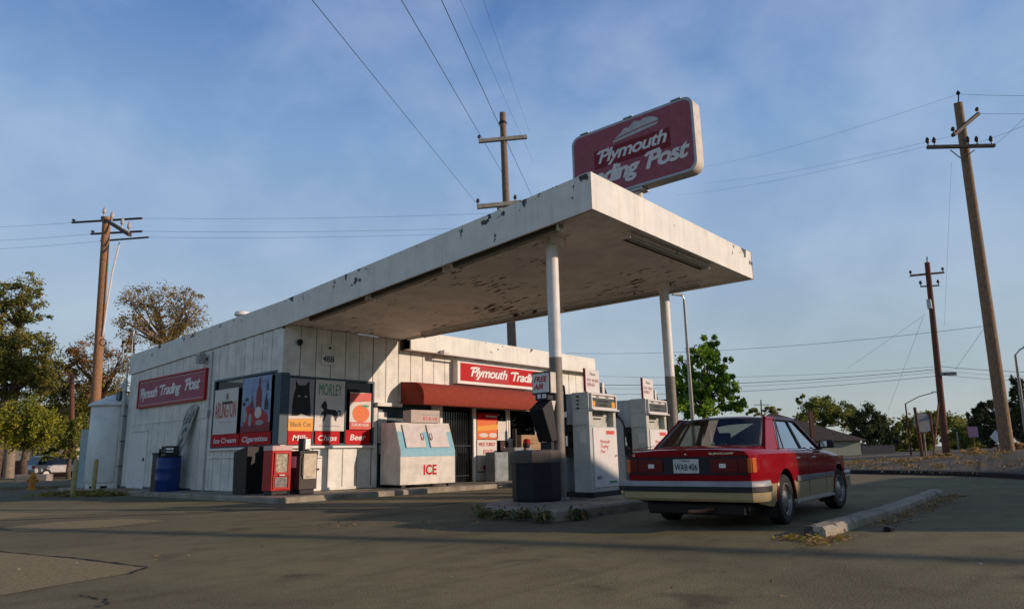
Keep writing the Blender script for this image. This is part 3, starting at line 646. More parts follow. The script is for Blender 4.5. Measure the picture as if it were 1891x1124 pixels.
# horse
e, shape, ell, tx = poster('white poster reading MORLEY in green above a dark prancing horse', (.95, yq, 1.61), RW, .90, 1.30, M_paper)
tx('MORLEY', .5, .70, .30, M_grn, .70, 2, bold=.0)
shape('horse_silhouette', [(.18, .24), (.20, .33), (.24, .37), (.30, .40), (.24, .44), (.19, .47), (.20, .50), (.27, .56), (.34, .60), (.39, .52), (.40, .43), (.55, .42), (.68, .42), (.75, .38), (.78, .30), (.72, .22), (.74, .19), (.67, .20), (.64, .28), (.58, .32), (.40, .32), (.35, .27), (.32, .20), (.26, .19), (.31, .28), (.27, .33), (.22, .30)], M_ink, 1)
shape('horse_tail', [(.74, .38), (.80, .42), (.86, .40), (.88, .34), (.84, .30), (.82, .31), (.85, .35), (.82, .38)], M_ink, 2)
shape('small_print', [(.15, .09), (.85, .09), (.85, .105), (.15, .105)], M_papergrey, 1)
# orange
e, shape, ell, tx = poster('poster of a big orange fruit under a red band on the rightmost front pane', (2.02, yq, 1.66), RW, .70, .98, M_paper)
shape('red_band', [(0, .72), (1, .78), (1, 1.0), (0, .97)], mat('poster_coral', (.62, .10, .07), .5, var=.1), 1); ell('orange_fruit', .52, .43, .40, .24, M_org, 1); ell('leaf', .72, .64, .18, .035, M_grn, 3)
shape('coral_band', [(0, .0), (1, .0), (1, .20), (0, .20)], MATS['poster_coral'], 2); tx('ORANGE', .5, .09, .07, M_letter, .56, 4, bold=.01)
# shop window posters
e, shape, ell, tx = poster('orange and red food poster high in the shop window right of the door', (6.92, yq, 1.42), RW, .98, .82, M_org)
shape('red_band', [(0, .72), (1, .72), (1, 1), (0, 1)], M_redp); shape('yellow_band', [(0, .30), (1, .38), (1, .58), (0, .48)], M_yel); ell('cup', .3, .15, .22, .08, M_paper, 3); ell('cup', .75, .15, .2, .09, M_paper, 3); shape('white_line', [(.4, .86), (.95, .84), (.95, .90), (.4, .92)], M_paper, 3)
e, shape, ell, tx = poster('white poster with red writing low in the shop window beside the door', (6.90, -.06, .42), RW, .92, .98, M_paper)
tx('WILD TURKEY', .5, .80, .11, M_redp, .80, 2, bold=.01); tx('EGGS', .55, .55, .13, M_redp, .45, 2, bold=.01); tx('HERE', .6, .32, .08, M_ink, .4, 2)
ell('red_mark', .55, .12, .28, .11, M_signdark, 1.5); shape('bottle_mark', [(.45, .02), (.62, .02), (.66, .25), (.50, .3)], M_paper, 3)
e, shape, ell, tx = poster('plain white paper sheet taped at an angle beside the orange food poster', (7.86, yq, 1.38), RW, .45, .62, M_paper)
e, shape, ell, tx = poster('small dark picture poster above the grey cabinet', (8.02, yq, .96), RW, .38, .40, mat('poster_maroon_dark', (.05, .01, .012), .5))
ell('white_cup', .5, .3, .14, .22, M_paper)

# ---------------- things along the front wall ----------------
def newsbox(name, loc, rz, label, body, header, w, d, h, window_m, group='newspaper boxes by the store corner'):
    e = empty(name, loc, rz, label, 'newspaper box', group)
    b = MB(); b.box((0, 0, .10), (w, d, h), body); b.box((.04, .04, 0), (w - .04, d - .04, .10), M_black); b.build('cabinet', e, bevel=.012)
    b = MB(); b.box((-.008, -.012, h - .10), (w + .008, d, h + .01), header); b.build('header', e, bevel=.006)
    b = MB(); frame(b, 'x', .05, w - .05, h * .42, h - .13, .045, -.03, 0, body); f_ = b.build('door', e, bevel=.006)
    b = MB(); b.box((.10, -.010, h * .42 + .05), (w - .10, -.002, h - .18), window_m); b.build('window', f_)
    b = MB(); b.box((w * .35, -.05, h * .42 - .03), (w * .65, -.03, h * .42 + .0), M_steel); b.build('handle', f_, bevel=.004)
    return e
M_newsred = mat('newsbox_red', (.46, .010, .008), .5, var=.12, scale=4)
M_news = mat('newspaper_page', (.50, .46, .34), .7, var=.35, scale=14)
e = newsbox('newspaper_box', (-.58, -.72, .12), R(-4), 'bright red newspaper vending box at the kerb corner', M_newsred, mat('pink_header', (.62, .42, .38), .5), .48, .44, 1.10, M_news)
b = MB(); b.box((.09, -.012, .18), (.39, -.001, .40), mat('grey_card', (.25, .22, .21), .6, scale=20, var=.3)); b.build('rack_card', e); b = MB(); frame(b, 'x', .04, .44, .13, .46, .03, -.022, 0, M_newsred); b.build('lower_frame', e, bevel=.004)
e = newsbox('newspaper_box', (.08, -.82, .12), R(3), 'dark brown newspaper box with a cream card in front, right of the red one', mat('newsbox_brown', (.05, .04, .035), .5), M_black, .50, .44, .98, M_news)
b = MB(); b.box((.09, -.034, .34), (.45, -.031, .92), mat('cream_card', (.58, .50, .36), .6, scale=9, var=.15)); b.build('card', e)
b = MB(); b.box((-.006, .13, .60), (0, .33, .86), M_letter); b.build('side_mark', e)
b = MB(); b.box((.15, .10, .99), (.21, .30, 1.28), M_black); b.box((.21, .10, 1.02), (.36, .28, 1.27), M_metal); b.box((.24, .09, .99), (.33, .2, 1.03), M_black); b.build('coin_mechanism', e, bevel=.006)
def f_(b):
    b.box((0, 0, .05), (.40, .06, .86), M_white); b.box((.02, -.006, .8), (.38, -.0005, .82), M_wood)
    for z in (.52,): b.box((.02, -.03, z), (.14, 0, z + .05), M_black); b.box((.16, -.03, z), (.30, 0, z + .045), M_black)
lone(f_, 'panel_board', 'white board with a black latch leaning on the wall right of the brown newspaper box', 'board', loc=(.66, -.30, .12), rz=R(3))
def f_(b):
    b.hexa([T((0, 0, 0)), T((.42, 0, 0)), T((.42, .62, 0)), T((0, .62, 0))], [T((-.03, -.02, 1.12)), T((.42, -.02, 1.12)), T((.42, .62, 1.0)), T((-.03, .62, 1.0))], M_black)
    b.box((.05, .1, 1.10), (.35, .3, 1.13), M_black)
lone(f_, 'trash_bin', 'black square bin against the shaded wall behind the red newspaper box', 'bin', loc=(-.56, .42, .12), bevel=.015)
# blue barrel, crate, dark bin, leaning sign
M_blue = mat('blue_plastic', (.012, .045, .20), .42, var=.2, scale=3)
e = empty('barrel', (-.50, 4.78, .12), 0, 'dark blue plastic drum standing against the left wall', 'barrel')
b = MB(); b.lathe([(.30, 0), (.315, .03), (.315, .28), (.325, .30), (.325, .33), (.315, .35), (.315, .58), (.325, .60), (.325, .63), (.315, .65), (.315, .87), (.30, .92), (.29, .93)], (0, 0, 0), M_blue, 32); b.build('drum', e, smooth=40)
b = MB(); b.lathe([(.31, .931), (.325, .935), (.325, .955), (.29, .96)], (0, 0, 0), M_black, 32); b.build('rim', e, smooth=40)
def f_(b):
    w_, d_2, h_ = .44, .34, .26
    for x in (0, w_ - .02): b.box((x, 0, 0), (x + .02, d_2, .05), M_black); b.box((x, 0, h_ - .04), (x + .02, d_2, h_), M_black); b.box((x, 0, .12), (x + .02, d_2, .15), M_black)
    for y in (0, d_2 - .02): b.box((.02, y, 0), (w_ - .02, y + .02, .05), M_black); b.box((.02, y, h_ - .04), (w_ - .02, y + .02, h_), M_black); b.box((.02, y, .12), (w_ - .02, y + .02, .15), M_black)
    for x in (.03, .13, .23, .33, .41):
        for y in (0.002, d_2 - .02): b.box((x, y, .05), (x + .02, y + .018, h_ - .04), M_black)
    b.box((.02, .02, .0), (w_ - .02, d_2 - .02, .015), M_black)
lone(f_, 'plastic_crate', 'black slatted plastic crate lying on top of the blue drum', 'crate', loc=(-.40, 4.45, 1.085), rz=R(82), bevel=0)
def f_(b):
    b.box((0, 0, 0), (.40, .40, 1.0), M_black); b.box((-.02, -.02, 1.0), (.42, .42, 1.06), mat('dark_blue_lid', (.01, .02, .05), .5)); b.box((.05, .05, 1.06), (.15, .15, 1.16), M_black)
lone(f_, 'trash_bin', 'narrow dark bin standing left of the blue drum', 'bin', loc=(-.60, 5.25, .12), bevel=.012)
e = empty('leaning_board', (-.12, 4.62, 1.05), 0, 'dirty white road-sign board with black marks leaning behind the crate', 'sign')
b = MB(); b.prism([T((-.22, .32, 0)), T((-.20, -.04, 0)), T((.06, -.40, 1.40)), T((.06, -.2, 1.46)), T((.06, .12, 1.42)), T((.06, .34, 1.24))], (.02, 0, 0), mat('grimy_board', (.42, .41, .36), .7, var=.3, scale=7)); b.build('board', e)
b = MB()
def bd(u, v): 
    p = T((-.22, .32, 0)).lerp(T((-.20, -.04, 0)), u); q = T((.06, .34, 1.26)).lerp(T((.06, -.40, 1.40)), u); return p.lerp(q, v) + T((-.02, 0, .002))
for c in ([(.35, .45), (.35, .55), (.6, .62), (.8, .55), (.75, .5), (.6, .55), (.48, .50)], [(.3, .25), (.4, .35), (.7, .38), (.7, .33), (.5, .30), (.55, .2), (.4, .18)], [(.1, .75), (.15, .9), (.2, .9), (.15, .75)], [(.4, .72), (.5, .9), (.55, .9), (.46, .72)], [(.7, .72), (.85, .92), (.9, .9), (.76, .72)], [(.1, .73), (.85, .71), (.85, .69), (.1, .71)], [(.5, .05), (.6, .12), (.8, .1), (.8, .05)]):
    b.prism([bd(u, v) for u, v in c], (-.003, 0, 0), M_ink)
b.build('markings', e)
# white tank, pipes and cabinet at the back of the left wall
e = empty('water_tank', (.0, 10.25, .05), 0, 'tall white cylindrical tank with a conical lid behind the left wall', 'tank')
M_tank = mat('tank_paint', (.74, .77, .72), .5, var=.1, scale=2)
b = MB(); b.lathe([(.74, .25), (.76, .28), (.76, 2.75), (.74, 2.78)], (0, 0, 0), M_tank, 40); b.build('shell', e, smooth=40)
b = MB(); b.lathe([(.84, 2.72), (.86, 2.76), (.84, 2.81), (.20, 3.12), (.001, 3.13)], (0, 0, 0), M_tank, 40); b.build('lid', e, smooth=30)
b = MB(); b.lathe([(.70, 0), (.70, .25)], (0, 0, 0), M_white, 32)
for a in (205, 235, 265): b.box((.69 * math.cos(R(a)) - .09, .69 * math.sin(R(a)) - .06, .08), (.69 * math.cos(R(a)) + .09, .69 * math.sin(R(a)) + .03, .15), M_black)
b.build('plinth', e, smooth=40)
b = MB()
for y, h, r, m in ((9.42, 3.6, .07, M_metal), (9.55, 3.0, .05, M_white), (9.36, 4.2, .03, M_metal)): b.tube([(-.12, y, .1), (-.12, y, h)], r, m, 10)
for z in (.8, 1.6, 2.4, 3.2): b.box((-.16, 9.3, z), (-.02, 9.5, z + .03), M_trimdark)
b.box((-.25, 9.45, 2.95), (-.02, 9.75, 3.25), M_trimdark); b.box((-.2, 9.42, 3.35), (-.05, 9.7, 3.5), M_metal)
tag(b.build('pipe_stack', smooth=40), 'bundle of grey and white utility pipes between the wall end and the white tank', 'pipes')
def f_(b): b.tube([(0, 0, 0), (.0, 0, 1.35)], .025, M_white, 8); b.tube([(.10, -.15, -.4), (0, 0, 1.3)], .02, M_black, 6); b.tube([(-.15, .35, 0), (-.15, .35, .95)], .018, M_white, 6)
lone(f_, 'antenna_mast', 'thin white mast with a dark stay at the back corner of the roof', 'antenna', loc=(.0, 9.45, 3.95), bevel=0)
def f_(b):
    b.box((0, 0, 0), (.06, .55, 1.93), mat('pale_blue_metal', (.42, .50, .50), .5, var=.1)); b.box((-.012, .05, .08), (0, .50, 1.86), MATS['pale_blue_metal']); b.box((-.04, .08, .95), (-.012, .12, 1.05), M_black)
lone(f_, 'metal_locker', 'pale blue-grey metal cabinet door beside the tall white tank', 'cabinet', loc=LOCK, rz=R(-139))
for k, (x, y, lb) in enumerate([(-2.05, 7.20, 'pale yellow pipe bollard at the left, nearer to the camera'), (-1.15, 8.3, 'pale yellow pipe bollard directly in front of the tall white tank')]):
    def f_(b): b.lathe([(.065, -.05), (.065, .98), (.055, 1.02), (.03, 1.05), (.001, 1.055)], (0, 0, 0), mat('bollard_yellow', (.42, .38, .15), .6, var=.15), 20)
    lone(f_, 'bollard', lb, 'bollard', 'bollards by the tank', (x, y, 0), smooth=40, bevel=0)

# ice merchandiser
M_icew = mat('icebox_white', (.70, .66, .57), .45, var=.14, scale=3, bump=.05)
e = empty('ice_freezer', (2.84, -1.16, .12), R(-8), 'white and pale blue outdoor ice freezer with slanted doors and red ICE lettering', 'freezer')
wd, dp = 1.78, 1.0
side = [(0, .08), (dp, .08), (dp, 1.70), (.30, 1.70), (.0, .95)]
b = MB(); b.prism([T((0, y, z)) for y, z in side], (wd, 0, 0), M_icew); b.build('cabinet', e, bevel=.012)
b = MB(); 
for x in (.08, wd - .20):
    b.box((x, .05, 0), (x + .12, .15, .079), M_black); b.box((x, dp - .15, 0), (x + .12, dp - .05, .079), M_black)
b.build('foot', e)
M_iceb = mat('icebox_blue', (.22, .47, .56), .4, var=.06)
sl = T((0, .30, .75)).normalized(); sn = T((0, -.75, .30)).normalized()
def ic(x, t_, k=0.): return T((x, 0, .95)) + sl * t_ + sn * k
b = MB(); b.box((.015, -.004, .80), (wd - .015, -.0005, .949), M_iceb); b.prism([ic(.015, 0, .001), ic(wd - .015, 0, .001), ic(wd - .015, .55, .001), ic(.015, .55, .001)], sn * .003, M_iceb); b.build('blue_band', e)
for k, x0 in enumerate((.17, .95)):
    b = MB(); b.prism([ic(x0 + .02 , .08, .005), ic(x0 + .64, .08, .005), ic(x0 + .64, .74, .005), ic(x0 + .02, .74, .005)], sn * .035, mat('icebox_door', (.66, .60, .56), .4, var=.1, scale=5)); d_ = b.build('lid_door', e, bevel=.008)
    hx = x0 + .58 if k == 0 else x0 + .08
    b = MB(); b.tube([ic(hx, .28, .04), ic(hx, .30, .09), ic(hx, .46, .09), ic(hx, .48, .04)], .014, M_steel, 8); b.box(ic(hx - .03, .3, .04), ic(hx + .03, .34, .06), M_yel); b.build('handle', d_, smooth=40)
text('lettering', 'ICE', (wd * .53, -.003, .33), (1, 0, 0), (0, 0, 1), .25, M_redp, e, bold=.03, width=.42, ext=.002)
e = empty('carton', (3.35, -.98, 1.825), R(-8), 'white carton with red print lying on top of the ice freezer', 'carton')
boxo('box', (0, 0, 0), (.95, .40, .34), mat('carton_card', (.52, .44, .38), .7, var=.08), e)
b = MB()
for i, (x, w_) in enumerate([(.40, .06), (.50, .03), (.58, .06), (.72, .03), (.80, .06)]): b.box((x, -.004, .07), (x + w_, -.0005, .15), MATS['poster_coral'])
b.box((.36, -.003, .2), (.9, -.0006, .22), M_papergrey); b.build('print', e)
# grey cabinets under shop window, blocks, black post
M_cab = mat('grey_blue_cabinet', (.24, .28, .28), .6, var=.2, scale=4)
def f_(b): b.box((0, 0, 0), (.62, .40, .88), M_cab); b.box((.03, -.008, .05), (.59, 0, .83), M_cab); b.lathe([(.02, 0), (.02, .02)], (.1, -.02, .6), M_steel, 8)
lone(f_, 'metal_cabinet', 'low blue-grey metal cabinet nearest the door under the shop window', 'cabinet', 'cabinets under the shop window', (7.0, -.72, .12), bevel=.008)
def f_(b): b.box((0, 0, 0), (.95, .50, 1.02), M_cab); b.box((.03, -.008, .05), (.92, 0, .97), M_cab)
lone(f_, 'metal_cabinet', 'taller chipped grey metal cabinet left of the island trash can', 'cabinet', 'cabinets under the shop window', (7.85, -.80, .12), bevel=.008)
def f_(b): b.lathe([(.07, 0), (.07, 1.62), (.03, 1.66)], (0, 0, 0), M_black, 16)
lone(f_, 'black_post', 'short black post against the shop window between cabinet and pegboard', 'post', loc=(8.46, -.3, .12), smooth=40, bevel=0)
def f_(b):
    b.box((0, 0, 0), (1.0, .25, .95), mat('tan_crate', (.36, .24, .13), .8, var=.1))
    for r_ in range(6):
        for c in range(8): b.box((.06 + c * .115 + (.05 if r_ % 2 else 0), -.006, .1 + r_ * .135), (.11 + c * .115 + (.05 if r_ % 2 else 0), -.0005, .13 + r_ * .135), M_brown)
lone(f_, 'crate_stack', 'tan slotted crate stack against the shop window sill', 'crate', 'slotted crates by the shop window', (8.62, -.45, .60), bevel=.006)
def f_(b):
    b.box((0, 0, 0), (1.1, .25, .92), mat('pale_crate', (.42, .42, .36), .8, var=.1))
    for r_ in range(6):
        for c in range(8): b.box((.06 + c * .125 + (.05 if r_ % 2 else 0), -.006, .1 + r_ * .13), (.10 + c * .125 + (.05 if r_ % 2 else 0), -.0005, .12 + r_ * .13), M_cab)
    b.box((0, -.01, .92), (1.1, .25, 1.0), M_white)
lone(f_, 'crate_stack', 'pale grey slotted crate stack with a white top right of the tan one', 'crate', 'slotted crates by the shop window', (9.70, -.45, .60), bevel=.006)
def f_(b): b.box((0, 0, 0), (2.4, .35, .06), M_wood); b.box((.1, .03, -.46), (.16, .32, 0), M_wood); b.box((2.24, .03, -.46), (2.3, .32, 0), M_wood)
lone(f_, 'bench', 'low wooden bench carrying the slotted crates against the shop wall', 'bench', loc=(8.55, -.50, .54), bevel=.004)

# ---------------- people seated in front of the shop ----------------
def seated(loc, rz, label, shirt, cap, legc):
    e = empty('person', loc, rz, label, 'person', 'people sitting outside the shop')
    # local frame: facing +x, seat height .45
    V = {'pel': (0, 0, .50, .15), 'wai': (.01, 0, .68, .13), 'che': (.05, 0, .90, .155), 'nec': (.09, 0, 1.06, .06), 'hea': (.12, 0, 1.19, .085), 'top': (.13, 0, 1.27, .075),
         'sl': (.06, .19, .99, .065), 'el': (.16, .25, .76, .047), 'wl': (.36, .16, .66, .033), 'sr': (.06, -.19, .99, .065), 'er': (.16, -.25, .76, .047), 'wr': (.36, -.16, .66, .033),
         'hl': (.03, .10, .50, .095), 'kl': (.44, .12, .50, .068), 'al': (.46, .12, .10, .045), 'fl': (.60, .13, .05, .04),
         'hr': (.03, -.10, .50, .095), 'kr': (.44, -.12, .50, .068), 'ar': (.46, -.12, .10, .045), 'fr': (.60, -.13, .05, .04)}
    E_ = [('pel', 'wai'), ('wai', 'che'), ('che', 'nec'), ('nec', 'hea'), ('hea', 'top'), ('che', 'sl'), ('sl', 'el'), ('el', 'wl'), ('che', 'sr'), ('sr', 'er'), ('er', 'wr'), ('pel', 'hl'), ('hl', 'kl'), ('kl', 'al'), ('al', 'fl'), ('pel', 'hr'), ('hr', 'kr'), ('kr', 'ar'), ('ar', 'fr')]
    rad = dict(V); ks = list(V)
    def skin(names, edges, extra=(), sub=2):
        me = bpy.data.meshes.new('b'); me.from_pydata([V[k][:3] for k in names] + [x[:3] for x in extra], [], []) if False else None
        me = bpy.data.meshes.new('b'); me.from_pydata([V[k][:3] for k in names], [(names.index(a), names.index(c)) for a, c in edges], [])
        ob = bpy.data.objects.new('b', me); COL.objects.link(ob); md = ob.modifiers.new('s', 'SKIN'); me.skin_vertices.new() if not me.skin_vertices else None
        for i, k in enumerate(names):
            me.skin_vertices[0].data[i].radius = (V[k][3], V[k][3]); me.skin_vertices[0].data[i].use_root = (k == names[0])
        sb = ob.modifiers.new('u', 'SUBSURF'); sb.levels = sub; sb.render_levels = sub
        dg = bpy.context.evaluated_depsgraph_get(); dg.update(); m2 = bpy.data.meshes.new_from_object(ob.evaluated_get(dg)); COL.objects.unlink(ob); bpy.data.objects.remove(ob); return m2
    # hands: palm and fingers
    for s, w_ in ((1, 'wl'), (-1, 'wr')):
        wx, wy, wz, _ = V[w_]; V['p' + w_] = (wx + .06, wy - s * .01, wz - .02, .03); ks.append('p' + w_); E_.append((w_, 'p' + w_))
        for f, dy in enumerate((-.03, -.01, .01, .03)):
            L = (.06, .07, .068, .055)[f]
            V['f%d' % f + w_] = (wx + .06 + L * .6, wy - s * .01 + dy, wz - .035, .0095); V['g%d' % f + w_] = (wx + .06 + L, wy - s * .01 + dy, wz - .065, .008); ks += ['f%d' % f + w_, 'g%d' % f + w_]; E_ += [('p' + w_, 'f%d' % f + w_), ('f%d' % f + w_, 'g%d' % f + w_)]
        V['t' + w_] = (wx + .06, wy - s * .055, wz - .02, .011); ks.append('t' + w_); E_.append(('p' + w_, 't' + w_))
    me = skin(ks, E_)
    mS = mat('skin', (.42, .22, .15), .6, var=.05); me.materials.clear()
    for m in (mS, shirt, legc, M_black): me.materials.append(m)
    for p in me.polygons:
        c = p.center
        p.material_index = 3 if c.z < .12 else (2 if c.z < .60 and not (c.z > .56 and c.x > .3) else (1 if c.z < 1.05 and c.x < .3 else 0)); p.use_smooth = True
    me.name = 'body'; o = bpy.data.objects.new('body', me); COL.objects.link(o); o.parent = e
    b = MB(); b.lathe([(.105, 1.22), (.108, 1.26), (.10, 1.31), (.07, 1.345), (.001, 1.36)], (.12, 0, 0), cap, 20); b.prism([T((.20, -.07, 1.225)), T((.30, -.045, 1.215)), T((.31, .045, 1.215)), T((.20, .07, 1.225))], (0, 0, .015), cap); b.build('cap', e, smooth=40)
    b = MB(); b.lathe([(.07, 1.08), (.098, 1.14), (.104, 1.225)], (.098, 0, 0), mat('dark_hair', (.03, .018, .012), .7), 20); b.build('hair', e, smooth=40)
    b = MB(); b.lathe([(.001, -.02), (.018, 0), (.001, .02)], (.21, 0, 1.165), mS, 8)
    for s in (-1, 1): b.lathe([(.001, -.03), (.015, 0), (.001, .03)], (.12, s * .10, 1.17), mS, 8)
    for s in (-1, 1): b.lathe([(.001, -.009), (.012, 0), (.001, .009)], (.197, s * .035, 1.195), M_ink, 8)
    b.box((.19, -.025, 1.125), (.207, .025, 1.132), M_signdark); b.build('face', e, smooth=60)
    return e
M_cap = mat('red_cap', (.42, .02, .02), .8)
seated(PS1, R(-35), 'person in a red cap and dark clothes sitting behind the island trash can', mat('dark_shirt', (.04, .015, .02), .9), M_cap, mat('dark_trousers', (.02, .02, .03), .9))
seated(PS2, R(-40), 'person in a white shirt and dark red cap sitting beside the red-capped one', mat('white_shirt', (.60, .57, .52), .9), mat('dark_red_cap', (.20, .02, .02), .8), mat('trousers_grey', (.08, .08, .09), .9))
for k, (x, y, lb) in enumerate([(PS1[0], PS1[1], 'wooden slatted box the person in dark clothes sits on'), (PS2[0], PS2[1], 'wooden slatted box the person in the white shirt sits on')]):
    def f_(b):
        b.box((-.2, -.2, 0), (.2, .2, .06), M_wood); b.box((-.2, -.2, .33), (.2, .2, .40), M_wood)
        for sx in (-.2, .16):
            for sy in (-.2, .16): b.box((sx + .001, sy + .001, .06), (sx + .039, sy + .039, .33), M_wood)
        for z in (.1, .2, .27): b.box((-.2, -.2, z), (.2, -.185, z + .05), M_wood); b.box((-.2, .185, z), (.2, .2, z + .05), M_wood)
    lone(f_, 'wooden_crate', lb, 'crate', 'crates used as seats', (x, y, PS1[2]))

# ---------------- pumps ----------------
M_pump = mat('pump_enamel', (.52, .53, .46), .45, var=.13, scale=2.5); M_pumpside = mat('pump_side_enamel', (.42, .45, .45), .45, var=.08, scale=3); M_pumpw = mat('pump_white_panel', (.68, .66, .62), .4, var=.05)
def pump(loc, rz, label, number, loop, yellow):
    e = empty('fuel_pump', loc, rz, label, 'fuel pump', 'fuel pumps on the island')
    w_, d_, h = .98, .95, 1.86
    b = MB()
    b.box((0, 0, .08), (w_, .36, 1.24), M_pump); b.box((0, 0, 1.56), (w_, .36, h), M_pump); b.box((0, 0, 1.24), (.13, .36, 1.56), M_pump); b.box((.88, 0, 1.24), (w_, .36, 1.56), M_pump); b.box((.13, .12, 1.24), (.88, .36, 1.56), M_pump)
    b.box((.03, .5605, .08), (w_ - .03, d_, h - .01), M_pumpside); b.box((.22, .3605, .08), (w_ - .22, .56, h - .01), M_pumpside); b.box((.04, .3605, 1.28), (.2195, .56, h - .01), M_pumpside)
    b.build('cabinet', e, bevel=.012)
    b = MB(); b.box((-.02, -.03, 0), (w_ + .02, d_ + .02, .0795), M_black); b.build('plinth', e, bevel=.006)
    b = MB(); b.box((.10, -.018, .16), (.95, -.0005, 1.22), M_pumpw); pn = b.build('front_panel', e, bevel=.006)
    text('lettering', 'Plymouth\nTrading\nPost', (.50, -.019, .94), (1, 0, 0), (0, 0, 1), .065, M_redp, pn, shear=.3, bold=.004, ext=.001)
    b = MB(); frame(b, 'x', .04, .96, 1.56, 1.84, .03, -.05, -.0005, M_pumpw); b.box((.07, -.012, 1.76), (.93, -.001, 1.81), M_pumpw); dpn = b.build('display_bezel', e, bevel=.006)
    b = MB(); b.box((.07, -.02, 1.59), (.93, -.0008, 1.755), mat('display_glass', (.10, .11, .10), .2)); b.box((.30, -.022, 1.69), (.70, -.0205, 1.72), M_black); b.box((.36, -.022, 1.62), (.64, -.0205, 1.65), M_black); b.box((.25, -.0132, 1.775), (.36, -.0121, 1.795), M_ink); b.box((.60, -.0132, 1.775), (.72, -.0121, 1.795), M_ink); b.build('display', dpn)
    if yellow:
        b = MB(); b.box((.075, -.024, 1.60), (.20, -.0206, 1.70), M_yel); b.box((.80, -.024, 1.60), (.925, -.0206, 1.70), M_yel); b.build('price_sticker', dpn)
    b = MB(); b.box((.02, -.09, 1.53), (.98, -.0006, 1.555), M_pumpw); b.build('shelf', e, bevel=.006)
    b = MB(); b.box((.30, .10, 1.44), (.68, .1195, 1.49), M_black); b.box((.34, .105, 1.38), (.6, .1195, 1.40), M_black); b.build('card_slot', e)
    text('number', number, (.80, .117, 1.33), (1, 0, 0), (0, 0, 1), .10, M_ink, e, ext=.001)
    b = MB(); b.box((.16, -.0195, .30), (.34, -.0181, .36), M_cab); b.build('decal', pn); b = MB(); b.box((.60, -.0195, .22), (.88, -.0181, .26), M_grn); b.build('decal', pn); b = MB(); b.box((.55, -.0195, 1.10), (.86, -.0181, 1.17), mat('poster_coral', (.62, .10, .07), .5, var=.1)); b.build('decal', pn)
    b = MB(); b.lathe([(.018, 0), (.018, .02)], (.87, -.035, .70), M_steel, 10); b.build('lock', pn)
    b = MB(); b.box((-.0015, .05, 1.27), (-.0003, .30, 1.277), M_black); b.box((-.0015, .05, .95), (-.0003, .2, 1.15), M_paper); b.build('side_seam', e)
    # side recess with nozzle
    b = MB(); b.box((.05, .365, .72), (.215, .555, 1.26), M_black); b.build('nozzle_boot', e)
    b = MB(); b.tube([(.07, .46, 1.15), (-.02, .45, 1.12), (-.03, .44, .98), (-.01, .45, .88)], .028, M_black, 8); b.tube([(-.0, .46, .95), (.10, .47, .78)], .016, M_steel, 8); b.box((-.06, .44, .90), (-.02, .48, 1.08), M_steel); b.build('nozzle', e, smooth=40)
    b = MB()
    if loop:
        pts = [(-.04, .44, .95)] + [(-.06, .44 + .28 * (1 - math.cos(a)), 1.02 + .52 * math.sin(a)) for a in [R(t) for t in range(0, 181, 12)]] + [(-.06, 1.0, .80), (-.05, 1.0, .35)]
        b.tube(pts, .019, M_rubber, 8); b.box((-.07, .68, 1.50), (0.03, .76, 1.60), M_black)
    else:
        pts = [(-.08, .95, .35), (-.12, .94, .30), (-.13, .90, .42), (-.10, .88, .7), (-.06, .84, 1.3), (-.02, .84, 1.85), (0.0, .80, 2.02), (.05, .66, 2.06), (.03, .54, 2.0), (-.03, .48, 1.7), (-.05, .47, 1.3), (-.04, .46, 1.15)]
        b.tube(pts, .022, M_rubber, 8); b.tube([(-.05, .47, 1.42), (-.052, .47, 1.52)], .035, M_steel, 10)
        b.tube([(-.06, .60, 0.02), (-.06, .60, 1.62)], .030, M_pumpw, 10)
        for k in range(4): b.box((-.003, .20, 1.56 + k * .07), (.0, .26, 1.59 + k * .07), M_black)
    b.build('hose', e, smooth=40)
    b = MB(); b.tube([(1.02, .3, .9), (1.08, .3, .5), (1.06, .3, .3), (1.0, .3, .25)], .02, M_rubber, 8); b.build('hose', e, smooth=40)
    # sign on top
    b = MB(); b.box((-.02, .02, h), (.46, .06, h + .42), M_pumpw); b.box((-.045, .018, h), (-.0205, .062, h + .43), M_signdark); tp = b.build('topper_sign', e, bevel=.004)
    text('lettering', 'Please', (.22, .018, h + .31), (1, 0, 0), (0, 0, 1), .055, M_brown, tp, shear=.35, ext=.001); text('lettering', 'PAY WHEN\nSERVED' if number == '3' else 'PAY FIRST\nINSIDE', (.22, .018, h + .19), (1, 0, 0), (0, 0, 1), .06, M_grn if False else M_signdull, tp, ext=.001, width=.40)
    b = MB(); b.box((.70, .10, h), (.78, .20, h + .22), M_pumpw); b.prism([T((.58, .12, h)), T((.69, .12, h)), T((.69, .12, h + .14))], (0, .05, 0), M_black); b.prism([T((.79, .12, h)), T((.92, .12, h)), T((.79, .12, h + .20))], (0, .05, 0), M_black); b.build('hose_mast', e, bevel=.004)
    return e
pump((1.22, -8.27, .15), R(3), 'pale grey fuel pump with yellow stickers nearest the trash can', '3', False, True)
pump((3.55, -8.10, .15), R(4), 'pale grey fuel pump with a looped black hose behind the car boot', '1', True, False)
def f_(b):
    b.box((0, 0, 0), (.10, .55, 1.95), M_black); b.box((.1005, 0, 0), (.32, .55, 1.98), M_black); b.prism([T((.06, -.02, 1.25)), T((.30, -.02, 1.25)), T((.30, -.02, 1.60)), T((.20, -.02, 1.88)), T((.06, -.02, 1.88))], (0, .018, 0), M_pumpw); b.box((.10, -.03, 1.3), (.26, -.021, 1.7), M_black)
lone(f_, 'phone_kiosk', 'tall black narrow kiosk with a pale edge right of the far canopy column', 'kiosk', loc=(5.60, -7.60, .15), bevel=.008)
